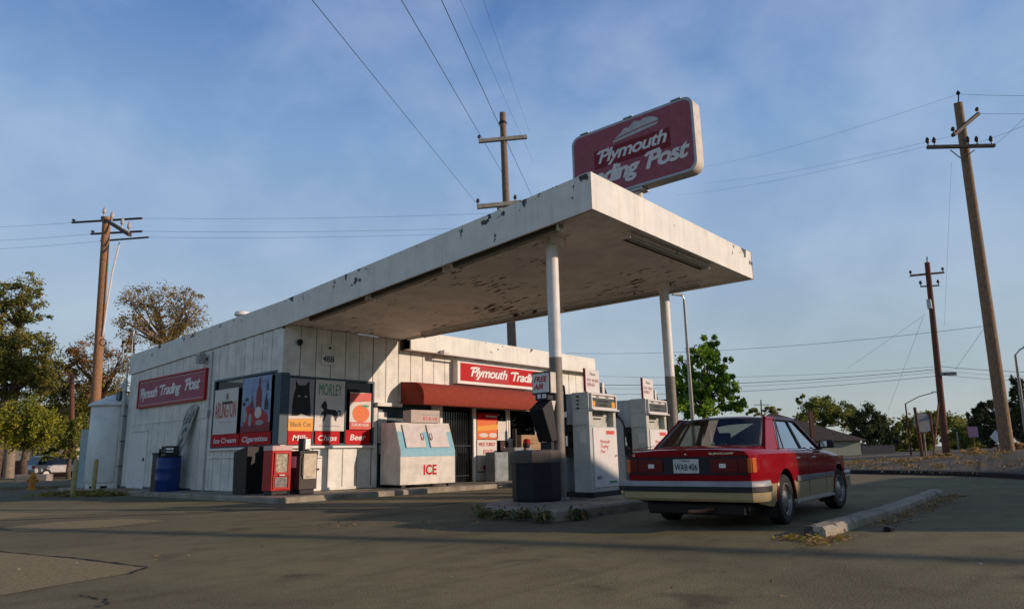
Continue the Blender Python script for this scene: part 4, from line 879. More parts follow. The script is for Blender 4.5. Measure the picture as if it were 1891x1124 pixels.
# trash can on the island
e = empty('trash_can', TRASH, R(8), 'big dark many-sided litter bin with a stone-coloured rim on the pump island', 'trash can')
def octo(r, z, n=8): return [T((r * math.cos(2 * math.pi * (j + .5) / n), r * math.sin(2 * math.pi * (j + .5) / n), z)) for j in range(n)]
M_bin = mat('charcoal_bin', (.014, .015, .020), .65, var=.15, scale=12, bump=.2)
b = MB(); b.loft([octo(.40, 0), octo(.42, .05), octo(.42, .62)], M_bin); b.build('body', e, bevel=.01)
b = MB(); b.loft([octo(.43, .621), octo(.44, .64), octo(.44, .78), octo(.40, .83), octo(.25, .84)], mat('bin_rim', (.12, .10, .085), .8, var=.15)); b.build('rim', e, bevel=.01)
# lit-type box sign and towel dispenser on the near column
e = empty('box_sign', (.55, -7.74, -.41), R(0), 'small square box sign with red scribbled lettering strapped to the near column', 'sign')
b = MB(); b.box((-.16, -.30, 2.36), (.02, .10, 2.76), M_black); b.build('case', e, bevel=.008)
b = MB(); b.box((-.17, -.28, 2.39), (-.1605, .08, 2.73), M_letter); b.build('face', e)
b = MB(); b.box((-.14, -.3085, 2.38), (.01, -.3005, 2.74), MATS['cream_sign_case']); b.build('side', e)
text('lettering', 'FREE\nAIR', (-.173, -.10, 2.58), (0, -1, 0), (0, 0, 1), .095, M_redp, e, shear=.3, bold=.02, ext=.001)
e = empty('towel_dispenser', (.52, -7.68, -.30), 0, 'black tilted windscreen towel dispenser below the box sign on the near column', 'dispenser')
b = MB(); b.prism([T((-.10, -.05, 2.14)), T((-.34, -.05, 1.98)), T((-.10, -.05, 1.42)), T((.06, -.05, 1.45)), T((-.02, -.05, 1.95)), T((.05, -.05, 2.14))], (0, -.30, 0), M_black)
b.box((-.12, -.30, 2.145), (.04, -.02, 2.34), M_black); b.build('body', e, bevel=.008)
b = MB(); b.box((-.128, -.15, 2.18), (-.1205, -.07, 2.30), M_letter); b.box((-.128, -.27, 2.18), (-.1205, -.18, 2.30), M_letter); b.build('label_card', e)
b = MB(); b.prism([T((-.02, -.352, 1.95)), T((.04, -.352, 2.13)), T((-.08, -.352, 2.13)), T((-.02, -.352, 1.95))][:3], (0, .001, 0), MATS['cream_sign_case']); b.build('edge_plate', e)
b = MB(); b.box((-.06, -.30, .95), (.03, -.06, 1.42), M_black); b.build('squeegee_bucket', e, bevel=.01)

# ---------------- car ----------------
exec_car = True
M_carred = mat('car_red_paint', (.215, .004, .009), .12, var=.05, scale=2, coat=.0, spec=.10)
M_carbeige = mat('car_beige_paint', (.36, .29, .16), .35, var=.08, scale=3, coat=.4)
M_cargrey = mat('car_grey_moulding', (.13, .13, .13), .5)
M_tail = mat('tail_lens_red', (.11, .003, .005), .15, var=.15, scale=14, stretch=(1, 1, 6)); M_amber = mat('amber_lens', (.62, .13, .02), .2, coat=.6)
M_int = mat('car_interior', (.07, .055, .05), .9); M_chrome = mat('chrome', (.65, .65, .65), .12, 1., var=.03)
G_car = glass('car_glass', (.52, .56, .54), .10, .01); G_scr = glass('car_screen_glass', (.50, .52, .50), .05, .01, top=.8, power=3.2)
car = empty('parked_car', (-.26, -11.38, 0), R(3.3), 'dark red boxy saloon car with beige lower sides parked beside the pumps', 'car')
def interp(x, tab):
    for (a, va), (c, vc) in zip(tab[:-1], tab[1:]):
        if x <= c:
            t_ = max(0, min(1, (x - a) / (c - a))); t_ = t_ * t_ * (3 - 2 * t_) if False else t_
            return va + (vc - va) * t_
    return tab[-1][1]
Wt = [(-1.10, .775), (-1.0, .805), (-.7, .83), (0, .845), (2.2, .845), (2.9, .83), (3.35, .79), (3.55, .70)]
Bt = [(-1.10, .885), (-.9, .895), (0, .90), (1.9, .885), (2.8, .83), (3.4, .76), (3.55, .70)]
Tt = [(-1.10, .935), (-.98, .955), (-.4, .985), (0, .98), (1.9, .955), (2.3, .93), (3.3, .81), (3.55, .73)]
Lt = [(-1.10, .34), (-.85, .28), (-.5, .22), (3.0, .22), (3.4, .26), (3.55, .30)]
xs = [-1.10, -1.06, -.98, -.8, -.6, -.4, -.2, 0, .2, .4, .7, 1.1, 1.5, 1.9, 2.1, 2.3, 2.5, 2.75, 3.0, 3.2, 3.35, 3.47, 3.55]
rings = []
for x in xs:
    w_ = interp(x, Wt); bz = interp(x, Bt); tz = interp(x, Tt); lz = interp(x, Lt)
    half = [(.72 * w_, lz), (.95 * w_, lz + .02), (.985 * w_, lz + .10), (1.0 * w_, .515), (1.006 * w_, .56), (1.008 * w_, .66), (1.003 * w_, .80), (.992 * w_, bz - .03), (.955 * w_, bz), (.925 * w_, bz + .022), (.85 * w_, tz - .022), (.5 * w_, tz - .004), (0, tz)]
    rings.append([T((x, y, z)) for y, z in half] + [T((x, -y, z)) for y, z in half[:-1][::-1]])
bod = MB(); bod.loft(rings, M_carred); k = len(rings[0])
ob = bod.build('body', None); me = ob.data
cut = MB()
for ax in (0, 2.75):
    for s in (-1, 1):
        seg = 40; yy0, yy1 = (.56, 1.1) if s > 0 else (-1.1, -.56)
        cut.loft([[T((ax + .365 * math.cos(2 * math.pi * j / seg), y, .315 + .365 * math.sin(2 * math.pi * j / seg))) for j in range(seg)] for y in (yy0, yy1)], M_black)
cb = cut.build('cut'); md = ob.modifiers.new('b', 'BOOLEAN'); md.object = cb; md.operation = 'DIFFERENCE'; md.solver = 'EXACT'
dg = bpy.context.evaluated_depsgraph_get(); dg.update(); me2 = bpy.data.meshes.new_from_object(ob.evaluated_get(dg))
bpy.data.objects.remove(ob); bpy.data.objects.remove(cb)
me2.materials.clear()
for m in (M_carred, M_carbeige, M_black): me2.materials.append(m)
for p in me2.polygons:
    c = p.center; p.use_smooth = True; p.material_index = 0
    if c.z < .515: p.material_index = 1
    for ax in (0, 2.75):
        r_ = math.hypot(c.x - ax, c.z - .315)
        if (r_ < .37 and abs(p.normal.y) < .5) or (r_ < .36 and abs(c.y) < .60): p.material_index = 2
    if c.z < .35 and abs(p.normal.z) > .8: p.material_index = 2
me2.set_sharp_from_angle(angle=R(28)); me2.name = 'body'
ob = bpy.data.objects.new('body', me2); COL.objects.link(ob); ob.parent = car
# greenhouse
def gs(x, s, side, out=0.): # side window plane
    return T((x, side * (.775 - .165 * s ** 1.15 + out), .905 + .425 * s))
def quadstrip(b, pts_a, pts_b, m, th=T((0, 0, 0))):
    n = len(pts_a); b.add(list(pts_a) + list(pts_b), [(i, i + 1, n + i + 1, n + i) for i in range(n - 1)], m)
roof_x = [.12, .2, .35, .6, .9, 1.15, 1.3, 1.38]; ys_ = [-1, -.93, -.75, -.4, 0, .4, .75, .93, 1]
def rz_(x, y): return 1.375 - .05 * abs(y) ** 3 - .045 * max(0, (.35 - x) / .23) ** 2 - .04 * max(0, (x - 1.1) / .28) ** 2 - (.012 if abs(y) == 1 else 0)
rf = []
for x in roof_x:
    hw = .600 - (.02 if x < .15 else 0)
    rf.append([T((x, y * hw, rz_(x, y))) for y in ys_])
b = MB(); b.loft(rf, M_carred, caps=False, closed=False); b.loft([[p - T((0, 0, .03)) for p in r_] for r_ in rf], M_int, caps=False, closed=False)
b.build('roof', car, smooth=50, fix=False)
for s in (-1, 1):
    b = MB()
    rr = lambda x: T((x, s * .605, rz_(x, 1) - .003))
    def band(p0, p1, q0, q1, m=M_carred, out=.012):   # pillar between base p0-p1 and top q0-q1
        o_ = T((0, s * out, 0)); i_ = T((0, -s * .035, 0))
        b.hexa([p0 + i_, p1 + i_, p1 + o_, p0 + o_], [q0 + i_, q1 + i_, q1 + o_, q0 + o_], m)
    band(gs(-.50, 0, s), gs(.02, 0, s), gs(.12, 1, s), gs(.42, 1, s), out=.006)          # C pillar
    band(gs(1.93, 0, s), gs(2.08, 0, s), gs(1.30, 1, s), gs(1.38, 1, s))                   # A pillar
    band(gs(1.0, 0, s), gs(1.08, 0, s), gs(.96, 1, s), gs(1.03, 1, s), M_black)            # B pillar
    band(gs(.24, 0, s), gs(.27, 0, s), gs(.50, 1, s), gs(.53, 1, s), M_black, .004)        # quarter glass bar
    b.hexa([gs(.1, .955, s, -.03), gs(1.38, .955, s, -.03), gs(1.38, .955, s, .016), gs(.1, .955, s, .016)], [gs(.12, 1.05, s, -.03), gs(1.36, 1.05, s, -.03), gs(1.36, 1.05, s, .006), gs(.12, 1.05, s, .006)], M_carred)
    b.build('pillar', car, bevel=.004)
    b = MB(); z0 = .01
    for a0, a1, t0, t1 in ((.03, .24, .43, .50), (.27, 1.0, .53, .96), (1.08, 1.93, 1.03, 1.31)):
        b.add([gs(a0, z0, s, -.004), gs(a1, z0, s, -.004), gs(t1, .96, s, -.004), gs(t0, .96, s, -.004)], [(0, 1, 2, 3)], G_car)
    b.build('side_window', car, fix=False)
    b = MB(); b.tube([gs(.0, .0, s, .010), gs(1.95, .0, s, .010)], .012, M_chrome, 6); b.tube([gs(.03, .02, s, .014), gs(.43, .955, s, .014), gs(1.31, .955, s, .016), gs(1.95, .02, s, .014)], .009, M_cargrey, 6); b.build('window_trim', car, smooth=40)
    # side moulding, sill, door seams, handles
    b = MB(); b.hexa([T((.42, s * .846, .50)), T((2.34, s * .846, .50)), T((2.34, s * .868, .505)), T((.42, s * .868, .505))], [T((.42, s * .846, .575)), T((2.34, s * .846, .575)), T((2.34, s * .866, .57)), T((.42, s * .866, .57))], M_cargrey)
    b.box((.40, s * .80, .225), (2.36, s * .842, .262), M_metal); b.build('side_moulding', car, bevel=.004)
    for xx, z0_ in ((1.04, .27), (1.95, .27), (.38, .57)):
        w_ = interp(xx, Wt); pr_ = [(.985 * w_, .33), (1.0 * w_, .515), (1.006 * w_, .56), (1.008 * w_, .66), (1.001 * w_, .80), (.955 * w_, interp(xx, Bt)), (.925 * w_, interp(xx, Bt) + .02)]
        b = MB(); b.tube([(xx, s * (y + .0005), z) for y, z in pr_ if z >= z0_], .0045, M_black, 5); b.build('door_seam', car)
    for hx in (.50, 1.28):
        b = MB(); b.box((hx, s * .838, .785), (hx + .15, s * .862, .812), M_chrome); b.build('door_handle', car, bevel=.005)
    # mirror
    b = MB(); b.prism([T((1.72, s * .80, .90)), T((1.98, s * .80, .90)), T((1.86, s * .80, 1.0))], (0, s * .04, 0), M_black); b.box((1.70, s * .85, .925), (1.80, s * 1.04, 1.035), M_black); mr = b.build('wing_mirror', car, bevel=.02)
    b = MB(); b.box((1.694, s * .875, .94), (1.6995, s * .96, 1.02), M_chrome); b.build('mirror_glass', mr)
    # wheel arch lips
    for ax in (0, 2.75):
        b = MB(); b.tube([T((ax + .372 * math.cos(a), s * .838, .315 + .372 * math.sin(a))) for a in [R(t) for t in range(-5, 186, 8)]], .011, M_carred, 6); b.build('wheel_arch', car, smooth=40)
    # mud flaps
    for ax in (-.40, 2.36):
        b = MB(); b.box((ax, s * .60, .12), (ax + .012, s * .82, .36), M_black); b.build('mud_flap', car)
# rear and front screens
def scr(y0, y1, x0, x1, z0, z1, name, th=.0):
    b = MB(); n_ = 7; A = []; Bq = []
    for i in range(n_):
        t_ = -1 + 2 * i / (n_ - 1); bulge = .05 * (1 - t_ * t_) * (-1 if x0 < x1 and x0 < 0 else 1)
        A.append(T((x0 + bulge, t_ * y0, z0))); Bq.append(T((x1 + bulge * .6, t_ * y1, z1 + .02 * (1 - t_ * t_))))
    quadstrip(b, A, Bq, G_scr); o = b.build(name, car, smooth=60, fix=False)
    b = MB(); b.tube(A, .013, M_cargrey, 6); b.tube(Bq, .013, M_cargrey, 6); b.tube([A[0], Bq[0]], .016, M_cargrey, 6); b.tube([A[-1], Bq[-1]], .016, M_cargrey, 6); b.build('screen_trim', car, smooth=40)
scr(.69, .57, -.43, .13, .965, 1.318, 'rear_window'); scr(.73, .57, 2.08, 1.37, .95, 1.325, 'windscreen')
# cabin interior
b = MB(); b.box((-.42, -.72, .80), (.12, .72, .90), M_int); b.box((1.85, -.7, .7), (2.1, .7, .93), M_int); b.box((.1, -.7, .28), (2.0, .7, .34), M_int)
M_seat = mat('seat_cloth', (.16, .12, .11), .95)
b.build('parcel_shelf', car, bevel=.01)
def seat(x0, y0, y1, h=.98, name='seat', hr=()):
    b = MB(); b.box((x0, y0, .45), (x0 + .5, y1, .62), M_seat); b.hexa([T((x0 - .02, y0, .62)), T((x0 + .12, y0, .62)), T((x0 + .12, y1, .62)), T((x0 - .02, y1, .62))], [T((x0 - .12, y0, h)), T((x0 - .02, y0, h)), T((x0 - .02, y1, h)), T((x0 - .12, y1, h))], M_seat)
    for c in hr: b.box((x0 - .14, c - .12, h + .03), (x0 - .05, c + .12, h + .17), M_seat); b.box((x0 - .1, c - .05, h), (x0 - .09, c + .05, h + .03), M_metal)
    b.build(name, car, bevel=.03)
seat(.25, -.66, .66, .95, 'rear_seat'); seat(1.15, -.60, -.10, 1.0, 'front_seat', (-.35,)); seat(1.15, .10, .60, 1.0, 'front_seat', (.35,))
b = MB(); b.tube([T((1.72 - .06 * math.sin(a), .36 + .17 * math.cos(a), .93 + .16 * math.sin(a))) for a in [R(t) for t in range(0, 361, 15)]], .014, M_black, 6); b.build('steering_wheel', car, smooth=40)
# tail: lamps, plate, trunk seam, badges
XR = -1.10
def rbox(name, y0, y1, z0, z1, m, d=.012, par=None, bev=.003):
    b = MB(); b.box((XR - d, y0, z0), (XR + .004, y1, z1), m); return b.build(name, par or car, bevel=bev)
rbox('tail_panel', -.755, .755, .635, .842, M_black, .006)
for s in (-1, 1):
    l = rbox('tail_light', s * .26 + (s * .05), s * .64, .66, .825, M_tail, .018)
    for zz in (.70, .74, .785): rbox('lens_rib', s * .315, s * .635, zz, zz + .004, M_signdark, .0195, l, 0)
    rbox('reverse_lens', s * .42, s * .50, .715, .765, M_letter, .022, l)
    b = MB(); b.box((XR - .018, s * .645, .66), (XR + .004, s * .755, .825), M_tail); b.box((XR + .0, s * .770, .66), (XR + .13, s * .815, .825), M_amber); b.box((XR - .016, s * .755, .66), (XR + .002, s * .80, .825), M_amber); b.build('side_lamp', l, bevel=.006)
pl = rbox('number_plate', -.165, .165, .655, .822, mat('plate_white', (.55, .56, .52), .4), .014)
text('plate_lettering', 'WAB·406', (XR - .0155, 0, .690), (0, -1, 0), (0, 0, 1), .075, mat('plate_navy', (.01, .02, .06), .4), pl, bold=.008, width=.29, ext=.001)
text('plate_state', 'Montana' if False else 'California', (XR - .0155, 0, .792), (0, -1, 0), (0, 0, 1), .018, MATS['plate_navy'], pl, ext=.001)
text('badge', 'LE', (XR - .004, .70, .865), (0, -1, 0), (0, 0, 1), .026, M_chrome, car, ext=.002, bold=.02); text('badge', 'EUROCAMP', (XR - .004, -.30, .872), (0, -1, 0), (0, 0, 1), .022, M_chrome, car, ext=.002, bold=.02, align='LEFT', width=.30)
b = MB(); b.box((XR - .006, -.01, .872), (XR, .012, .886), M_chrome); b.build('boot_lock', car)
b = MB(); b.box((XR - .004, -.76, .846), (XR + .002, .76, .852), M_black)
for s in (-1, 1): b.tube([(XR + .06, s * .70, .958), (-.46, s * .715, .99)], .004, M_black, 5)
b.tube([(XR + .012, -.74, .946), (XR + .012, .74, .946)], .006, M_carred, 5); b.build('boot_seam', car)
# bumpers
def bumper(x, sgn, name):
    prof = [(0, .565), (.09, .565), (.115, .54), (.12, .505), (.14, .50), (.14, .445), (.122, .44), (.12, .365), (.09, .335), (0, .335)]
    bmp = []
    pathp = [(.42, .86), (.20, .862), (.06, .845), (0, .80), (-.015, .5), (-.02, 0)]
    path = pathp + [(a, -c) for a, c in pathp[:-1][::-1]]
    parts = [('upper', 0, 2, MATS.get('bumper_grey') or mat('bumper_grey', (.30, .31, .31), .45)), ('rub_strip', 3, 5, M_black), ('lower', 6, 9, M_carbeige)]
    # wrap profile round the path, one mesh per band
    for nm, i0, i1, m in (('bumper_top', 0, 3, parts[0][3]), ('rub_strip', 3, 6, M_black), (name, 6, 9, M_carbeige)):
        rg = []
        for j, (a, c) in enumerate(path):
            a_, c_ = path[max(j - 1, 0)], path[min(j + 1, len(path) - 1)]; d = T((c_[0] - a_[0], c_[1] - a_[1])).normalized(); nn = T((-d.y, d.x))
            if nn.x > 0 and abs(nn.y) < .5: nn = -nn
            if abs(nn.y) >= .5 and nn.y * c < 0: nn = -nn
            row = []
            for u, z in prof[i0:i1 + 1]:
                k_ = u * (.35 if j in (0, len(path) - 1) else .75); row.append(T((x + sgn * (-(a + nn.x * k_) if sgn > 0 else (a + nn.x * k_)) * (-1 if sgn > 0 else -1) * (1 if sgn > 0 else -1), c + nn.y * (k_ - .03), z)))
            rg.append(row)
        b = MB(); b.loft(rg, m, caps=False, closed=False); b.build(nm, car, smooth=35)
bumper(XR, 1, 'rear_bumper')
def fb(b):
    b.box((3.45, -.80, .30), (3.66, .80, .50), M_carbeige); b.box((3.46, -.81, .50), (3.67, .81, .56), M_metal); b.box((3.05, .78, .32), (3.45, .835, .50), M_carbeige); b.box((3.05, -.835, .32), (3.45, -.78, .50), M_carbeige); b.box((3.05, -.845, .50), (3.5, -.79, .555), M_metal)
one(fb, 'front_bumper', M_metal, car, bevel=.02)
for s in (-1, 1): 
    b = MB(); b.box((3.50, s * .35, .60), (3.57, s * .68, .72), M_letter); b.build('headlight', car, bevel=.01)
b = MB(); b.box((-.95, -.62, .16), (3.2, .62, .30), M_black); b.box((-.9, -.66, .2), (-.4, .66, .36), M_black); b.build('underbody', car, bevel=.02)
b = MB(); b.tube([(-.2, -.28, .22), (-.8, -.26, .23), (-1.02, -.22, .24), (-1.14, -.16, .22), (-1.17, -.02, .215)], .024, mat('rusty_exhaust', (.22, .13, .08), .6, .5), 10); b.build('exhaust_pipe', car, smooth=40)
M_rim = mat('alloy_rim', (.42, .40, .36), .35, .7, var=.08)
def wheel(x, s, steer=0.):
    e = bpy.data.objects.new('wheel', None); COL.objects.link(e); e.parent = car; e.location = (x, s * .735, .305); e.rotation_euler = (0, 0, steer + (0 if s > 0 else math.pi)); e.empty_display_size = .2
    def yl(prof, m, b, seg=40): b.loft([[T((r * math.cos(2 * math.pi * j / seg), y, r * math.sin(2 * math.pi * j / seg))) for j in range(seg)] for r, y in prof], m, caps=False)
    b = MB(); yl([(.19, -.09), (.285, -.095), (.303, -.075), (.305, 0), (.303, .075), (.285, .095), (.22, .098), (.198, .085)], M_rubber, b); b.build('tyre', e, smooth=35)
    b = MB(); yl([(.2, .085), (.192, .075), (.18, .062), (.06, .082), (.045, .09), (.001, .092)], M_rim, b); yl([(.20, .086), (.197, .098), (.188, .098), (.184, .07)], M_rim, b)
    b.build('rim', e, smooth=35)
    b = MB()
    for j in range(16):
        a = 2 * math.pi * j / 16; ca, sa = math.cos(a), math.sin(a); q = lambda r, w_, y: T((r * ca - w_ * sa, y, r * sa + w_ * ca))
        b.hexa([q(.105, -.007, .0755), q(.170, -.014, .066), q(.170, .014, .066), q(.105, .007, .0755)], [q(.105, -.007, .079), q(.170, -.014, .069), q(.170, .014, .069), q(.105, .007, .079)], M_black)
    for j in range(4):
        a = 2 * math.pi * j / 4; b.hexa([T((.035 * math.cos(a + t_) + .045 * math.cos(a) * .5, .086, .035 * math.sin(a + t_) * .3 + .045 * math.sin(a))) for t_ in (0, 1.57, 3.14, 4.71)], [T((.035 * math.cos(a + t_) + .045 * math.cos(a) * .5, .089, .035 * math.sin(a + t_) * .3 + .045 * math.sin(a))) for t_ in (0, 1.57, 3.14, 4.71)], M_black) if False else None
    b.build('rim_slots', e)
wheel(0, 1); wheel(0, -1); wheel(2.75, 1, R(-6)); wheel(2.75, -1, R(-6))
# thin exhaust smoke by the tailpipe
ms = bpy.data.materials.new('exhaust_smoke'); ms.use_nodes = True; t = ms.node_tree; t.nodes.clear()
pv = N(t, 'ShaderNodeVolumePrincipled'); pv.inputs['Color'].default_value = (.8, .8, .8, 1)
tc_ = N(t, 'ShaderNodeTexCoord'); ln = N(t, 'ShaderNodeVectorMath', operation='LENGTH'); nz_ = N(t, 'ShaderNodeTexNoise'); nz_.inputs['Scale'].default_value = 9
t.links.new(tc_.outputs['Object'], ln.inputs[0]); t.links.new(tc_.outputs['Object'], nz_.inputs['Vector'])
m1 = N(t, 'ShaderNodeMapRange'); m1.inputs['From Min'].default_value = .16; m1.inputs['From Max'].default_value = .0; m1.inputs['To Max'].default_value = 30.
t.links.new(ln.outputs['Value'], m1.inputs['Value']); m2 = N(t, 'ShaderNodeMath', operation='MULTIPLY'); t.links.new(m1.outputs[0], m2.inputs[0]); t.links.new(nz_.outputs['Fac'], m2.inputs[1]); t.links.new(m2.outputs[0], pv.inputs['Density'])
oo = N(t, 'ShaderNodeOutputMaterial'); t.links.new(pv.outputs[0], oo.inputs['Volume'])
b = MB(); b.lathe([(.001, -.17), (.12, -.12), (.17, 0), (.12, .12), (.001, .17)], (0, 0, 0), ms, 16); o = b.build('exhaust_smoke'); o.location = gp(1322, 955) + T((0, 0, .17)); tag(o, 'faint grey puff of exhaust smoke under the rear bumper of the red car', 'smoke', kind='stuff')

# ---------------- poles, wires, lamps ----------------
def pole(name, base, top, d, r0, r1, m, label, grp='utility poles', cat='utility pole', ext=.6):
    a = P(*base, d); c = P(*top, d); e = empty(name, a, 0, label, cat, grp)
    b = MB(); dn = (a - c).normalized(); b.tube([a + dn * ext - a, (c - a) * .5, c - a], r0, m, 16, r2=r1); b.build('pole', e, smooth=40)
    return e, a, c
def arm(e, a, p, q, th, m, ins=(), insm=M_insd, name='crossarm', insh=.22):
    p, q = T(p) - a, T(q) - a; d = (q - p).normalized(); s = d.cross(T((0, 0, 1))).normalized(); u = s.cross(d)
    b = MB(); c = [p + s * sx * th / 2 + u * sz * th / 2 for sx, sz in ((-1, -1), (1, -1), (1, 1), (-1, 1))]; c2 = [q + s * sx * th / 2 + u * sz * th / 2 for sx, sz in ((-1, -1), (1, -1), (1, 1), (-1, 1))]
    b.hexa(c, c2, m); ar = b.build(name, e)
    for t_ in ins:
        w_ = p.lerp(q, t_); b = MB(); b.lathe([(.02, 0), (.025, insh * .3), (.07, insh * .4), (.08, insh * .6), (.05, insh * .85), (.02, insh)], w_ + T((0, 0, th / 2)), insm, 10); b.build('insulator', ar, smooth=40)
    return ar
# left pole
e, a, c = pole('utility_pole', (173, 800), (197, 400), 29, .20, .15, M_wood, 'orange-brown utility pole with a slanted double arm standing behind the white tank')
d1 = P(189, 402, 29.3); d2 = P(240, 434, 26.5)
arm(e, a, d1, d2, .12, M_arm, (.05, .35, .72, .95), M_ceram, insh=.45)
arm(e, a, P(133, 411, 29.5), P(262, 403, 28.6), .07, M_arm, (.02,), name='line_bracket', insh=.12); arm(e, a, P(168, 432, 29.4), P(262, 427, 28.6), .07, M_arm, (.03,), name='line_bracket', insh=.12); arm(e, a, P(186, 445, 29.4), P(274, 438, 28.4), .06, M_arm, (.03,), name='line_bracket', insh=.12)
b = MB(); b.tube([P(221, 447, 28.9) - a, P(207, 505, 28.9) - a, P(198, 560, 28.9) - a, P(190, 620, 28.9) - a], .035, M_letter, 6)
b.tube([P(190 + 6 * math.cos(x), 632 + 6 * math.sin(x), 28.7) - a for x in [R(t_) for t_ in range(0, 361, 30)]], .02, M_black, 6); b.build('riser_pipe', e, smooth=40)
# centre pole, behind the roof
e, a, c = pole('utility_pole', (948, 700), (928, 208), 30, .21, .13, M_woodgrey, 'weathered grey utility pole with two crossarms rising behind the canopy roof')
arm(e, a, P(884, 261, 29.8), P(973, 253, 30.0), .15, M_armpale, (.01,)); arm(e, a, P(881, 382, 28.6), P(963, 374, 28.8), .17, M_armpale, (.02, .86), insh=.28)
b = MB(); b.lathe([(.17, 0), (.17, .09)], P(928.5, 229, 30) - a, M_black, 14); b.build('band', e)
b = MB(); b.lathe([(.12, 0), (.12, .25)], P(923, 390, 28.8) - a, M_ceram, 12); b.build('insulator', e)
# right big pole
e, a, c = pole('utility_pole', (1860, 828), (1769, 190), 27, .25, .15, mat('tan_grey_wood', (.31, .205, .13), .85, var=.25, scale=5, bump=.5, stretch=(6, 6, .5)), 'thick utility pole with crossed arms at the far right')
arm(e, a, P(1712, 272, 26.8), P(1837, 269, 26.5), .12, M_arm, (.02, .12, .62, .75, .96), insh=.35); arm(e, a, P(1760, 250, 25.4), P(1807, 210, 28.0), .12, M_arm, (.03, .97), insh=.25)
b = MB(); b.tube([P(1770, 190, 26.9) - a, P(1770, 176, 26.9) - a], .025, M_arm, 6); b.lathe([(.03, 0), (.08, .08), (.03, .18)], P(1770, 176, 26.9) - a, M_insd, 10); b.tube([P(1755, 277, 26.6) - a, P(1774, 292, 26.7) - a], .02, M_arm, 5); b.tube([P(1800, 277, 26.6) - a, P(1778, 292, 26.7) - a], .02, M_arm, 5); b.build('top_pin', e, smooth=40)
# right second pole
e, a, c = pole('utility_pole', (1748, 840), (1712, 484), 38, .19, .13, M_woodred, 'slim reddish utility pole with two small crossarms in front of the distant trees')
arm(e, a, P(1681, 509, 38), P(1743, 503, 38), .10, M_arm, (.02, .98), insh=.25); arm(e, a, P(1700, 529, 38), P(1734, 527, 38), .07, M_arm, (.02, .98), insh=.3)
b = MB(); b.box(P(1716, 560, 37.8) - a + T((-.14, -.1, -.3)), P(1716, 560, 37.8) - a + T((.1, .1, .2)), M_metal); b.tube([P(1712, 484, 38) - a, P(1712, 474, 38) - a], .03, M_insd, 6); b.build('meter_box', e)
# far small poles
e, a, c = pole('utility_pole', (133, 800), (133, 690), 46, .16, .13, M_woodred, 'short-looking distant utility pole among the trees at the left')
arm(e, a, P(112, 705, 46), P(155, 703, 46), .08, M_arm)
e, a, c = pole('utility_pole', (1407, 775), (1405, 738), 150, .16, .12, M_arm, 'tiny far-off utility pole above the car roof')
arm(e, a, P(1392, 747, 150), P(1420, 747, 150), .14, M_arm)
# street lights
def streetlight(base, top, armend, d, r, m, label, dh=None):
    e, a, c = pole('street_lamp', base, top, d, r, r * .6, m, label, 'street lamps', 'street lamp')
    q = P(*armend, dh or d) - a; p = c - a; mid = (p + q) / 2 + T((0, 0, .25 * (q - p).length ** .5 * .3))
    b = MB(); b.tube([p, mid, q], r * .4, m, 8); b.build('arm', e, smooth=40)
    dd = (q - p); dd.z = 0; dd.normalize(); b = MB(); sdir = T((-dd.y, dd.x, 0))
    b.hexa([q - dd * .05 - sdir * .09, q + dd * .5 - sdir * .06, q + dd * .5 + sdir * .06, q - dd * .05 + sdir * .09], [x + T((0, 0, .10)) for x in (q - sdir * .06, q + dd * .4 - sdir * .05, q + dd * .4 + sdir * .05, q + sdir * .06)], M_metal); b.build('lamp_head', e, bevel=.01)
streetlight((1281, 800), (1263, 552), (1259, 546), 30, .09, M_metal, 'slim grey street lamp rising behind the canopy beside the green tree')
streetlight((1900, 838), (1875, 655), (1893, 640), 34, .09, M_metal, 'grey street lamp with a sideways arm at the right edge')
streetlight((1683, 842), (1672, 745), (1722, 725), 44, .07, M_woodred, 'small curved-arm street lamp near the leaning posts')
# wires
def wire(p, q, sag, r, label, grp='overhead power lines', n=16):
    p, q = T(p), T(q); m_ = (p + q) / 2
    r = r * (.50 if r < .05 else 1); b = MB(); b.tube([p.lerp(q, i / n) - T((0, 0, 4 * sag * (i / n) * (1 - i / n))) - m_ for i in range(n + 1)], r, M_wire, 5)
    o = b.build('power_line', smooth=60); o.location = m_; return tag(o, label, 'cable', grp)
def beyond(pa, da, pb, db, k):  # extend the line past pb
    A = P(*pa, da); B = P(*pb, db); return A, A + (B - A) * k
def W(pa, da, pb, db, sag, r, label, k=1.): A, B = beyond(pa, da, pb, db, k); return wire(A, B, sag, r, label)
W((882, 378), 28.6, (576, 0), 9, .0, .011, 'cable from the lower crossarm tip of the centre pole running up to the left', 1.25)
W((929, 322), 29.8, (741, 0), 11, .0, .014, 'cable from the centre pole running steeply up, left of the pole top', 1.2)
W((982, 362), 28.6, (815, 0), 11, .0, .014, 'cable crossing in front of the centre pole top', 1.2)
W((985, 300), 30, (850, 0), 14, .0, .006, 'faint thin cable right of the centre pole, nearer one', 1.15)
W((978, 245), 30, (892, 0), 14, .0, .006, 'faintest thin cable right of the centre pole', 1.15)
W((262, 403), 28.6, (905, 394), 30, .1, .010, 'upper cable from the left pole towards the canopy roof')
W((262, 427), 28.6, (900, 420), 30, .1, .010, 'middle cable from the left pole towards the canopy roof')
W((274, 438), 28.4, (880, 430), 30, .1, .010, 'lower cable from the left pole towards the canopy roof')
W((133, 411), 29.5, (-60, 420), 33, .05, .010, 'upper cable leaving the left pole to the left')
W((168, 432), 29.4, (-60, 446), 33, .05, .010, 'middle cable leaving the left pole to the left')
W((186, 445), 29.4, (-60, 462), 33, .05, .010, 'lower cable leaving the left pole to the left')
W((-60, 712), 36, (420, 702), 34, .2, .028, 'thick dark low cable in front of the left trees, upper one')
W((-60, 733), 36, (420, 716), 34, .2, .022, 'thick dark low cable in front of the left trees, lower one')
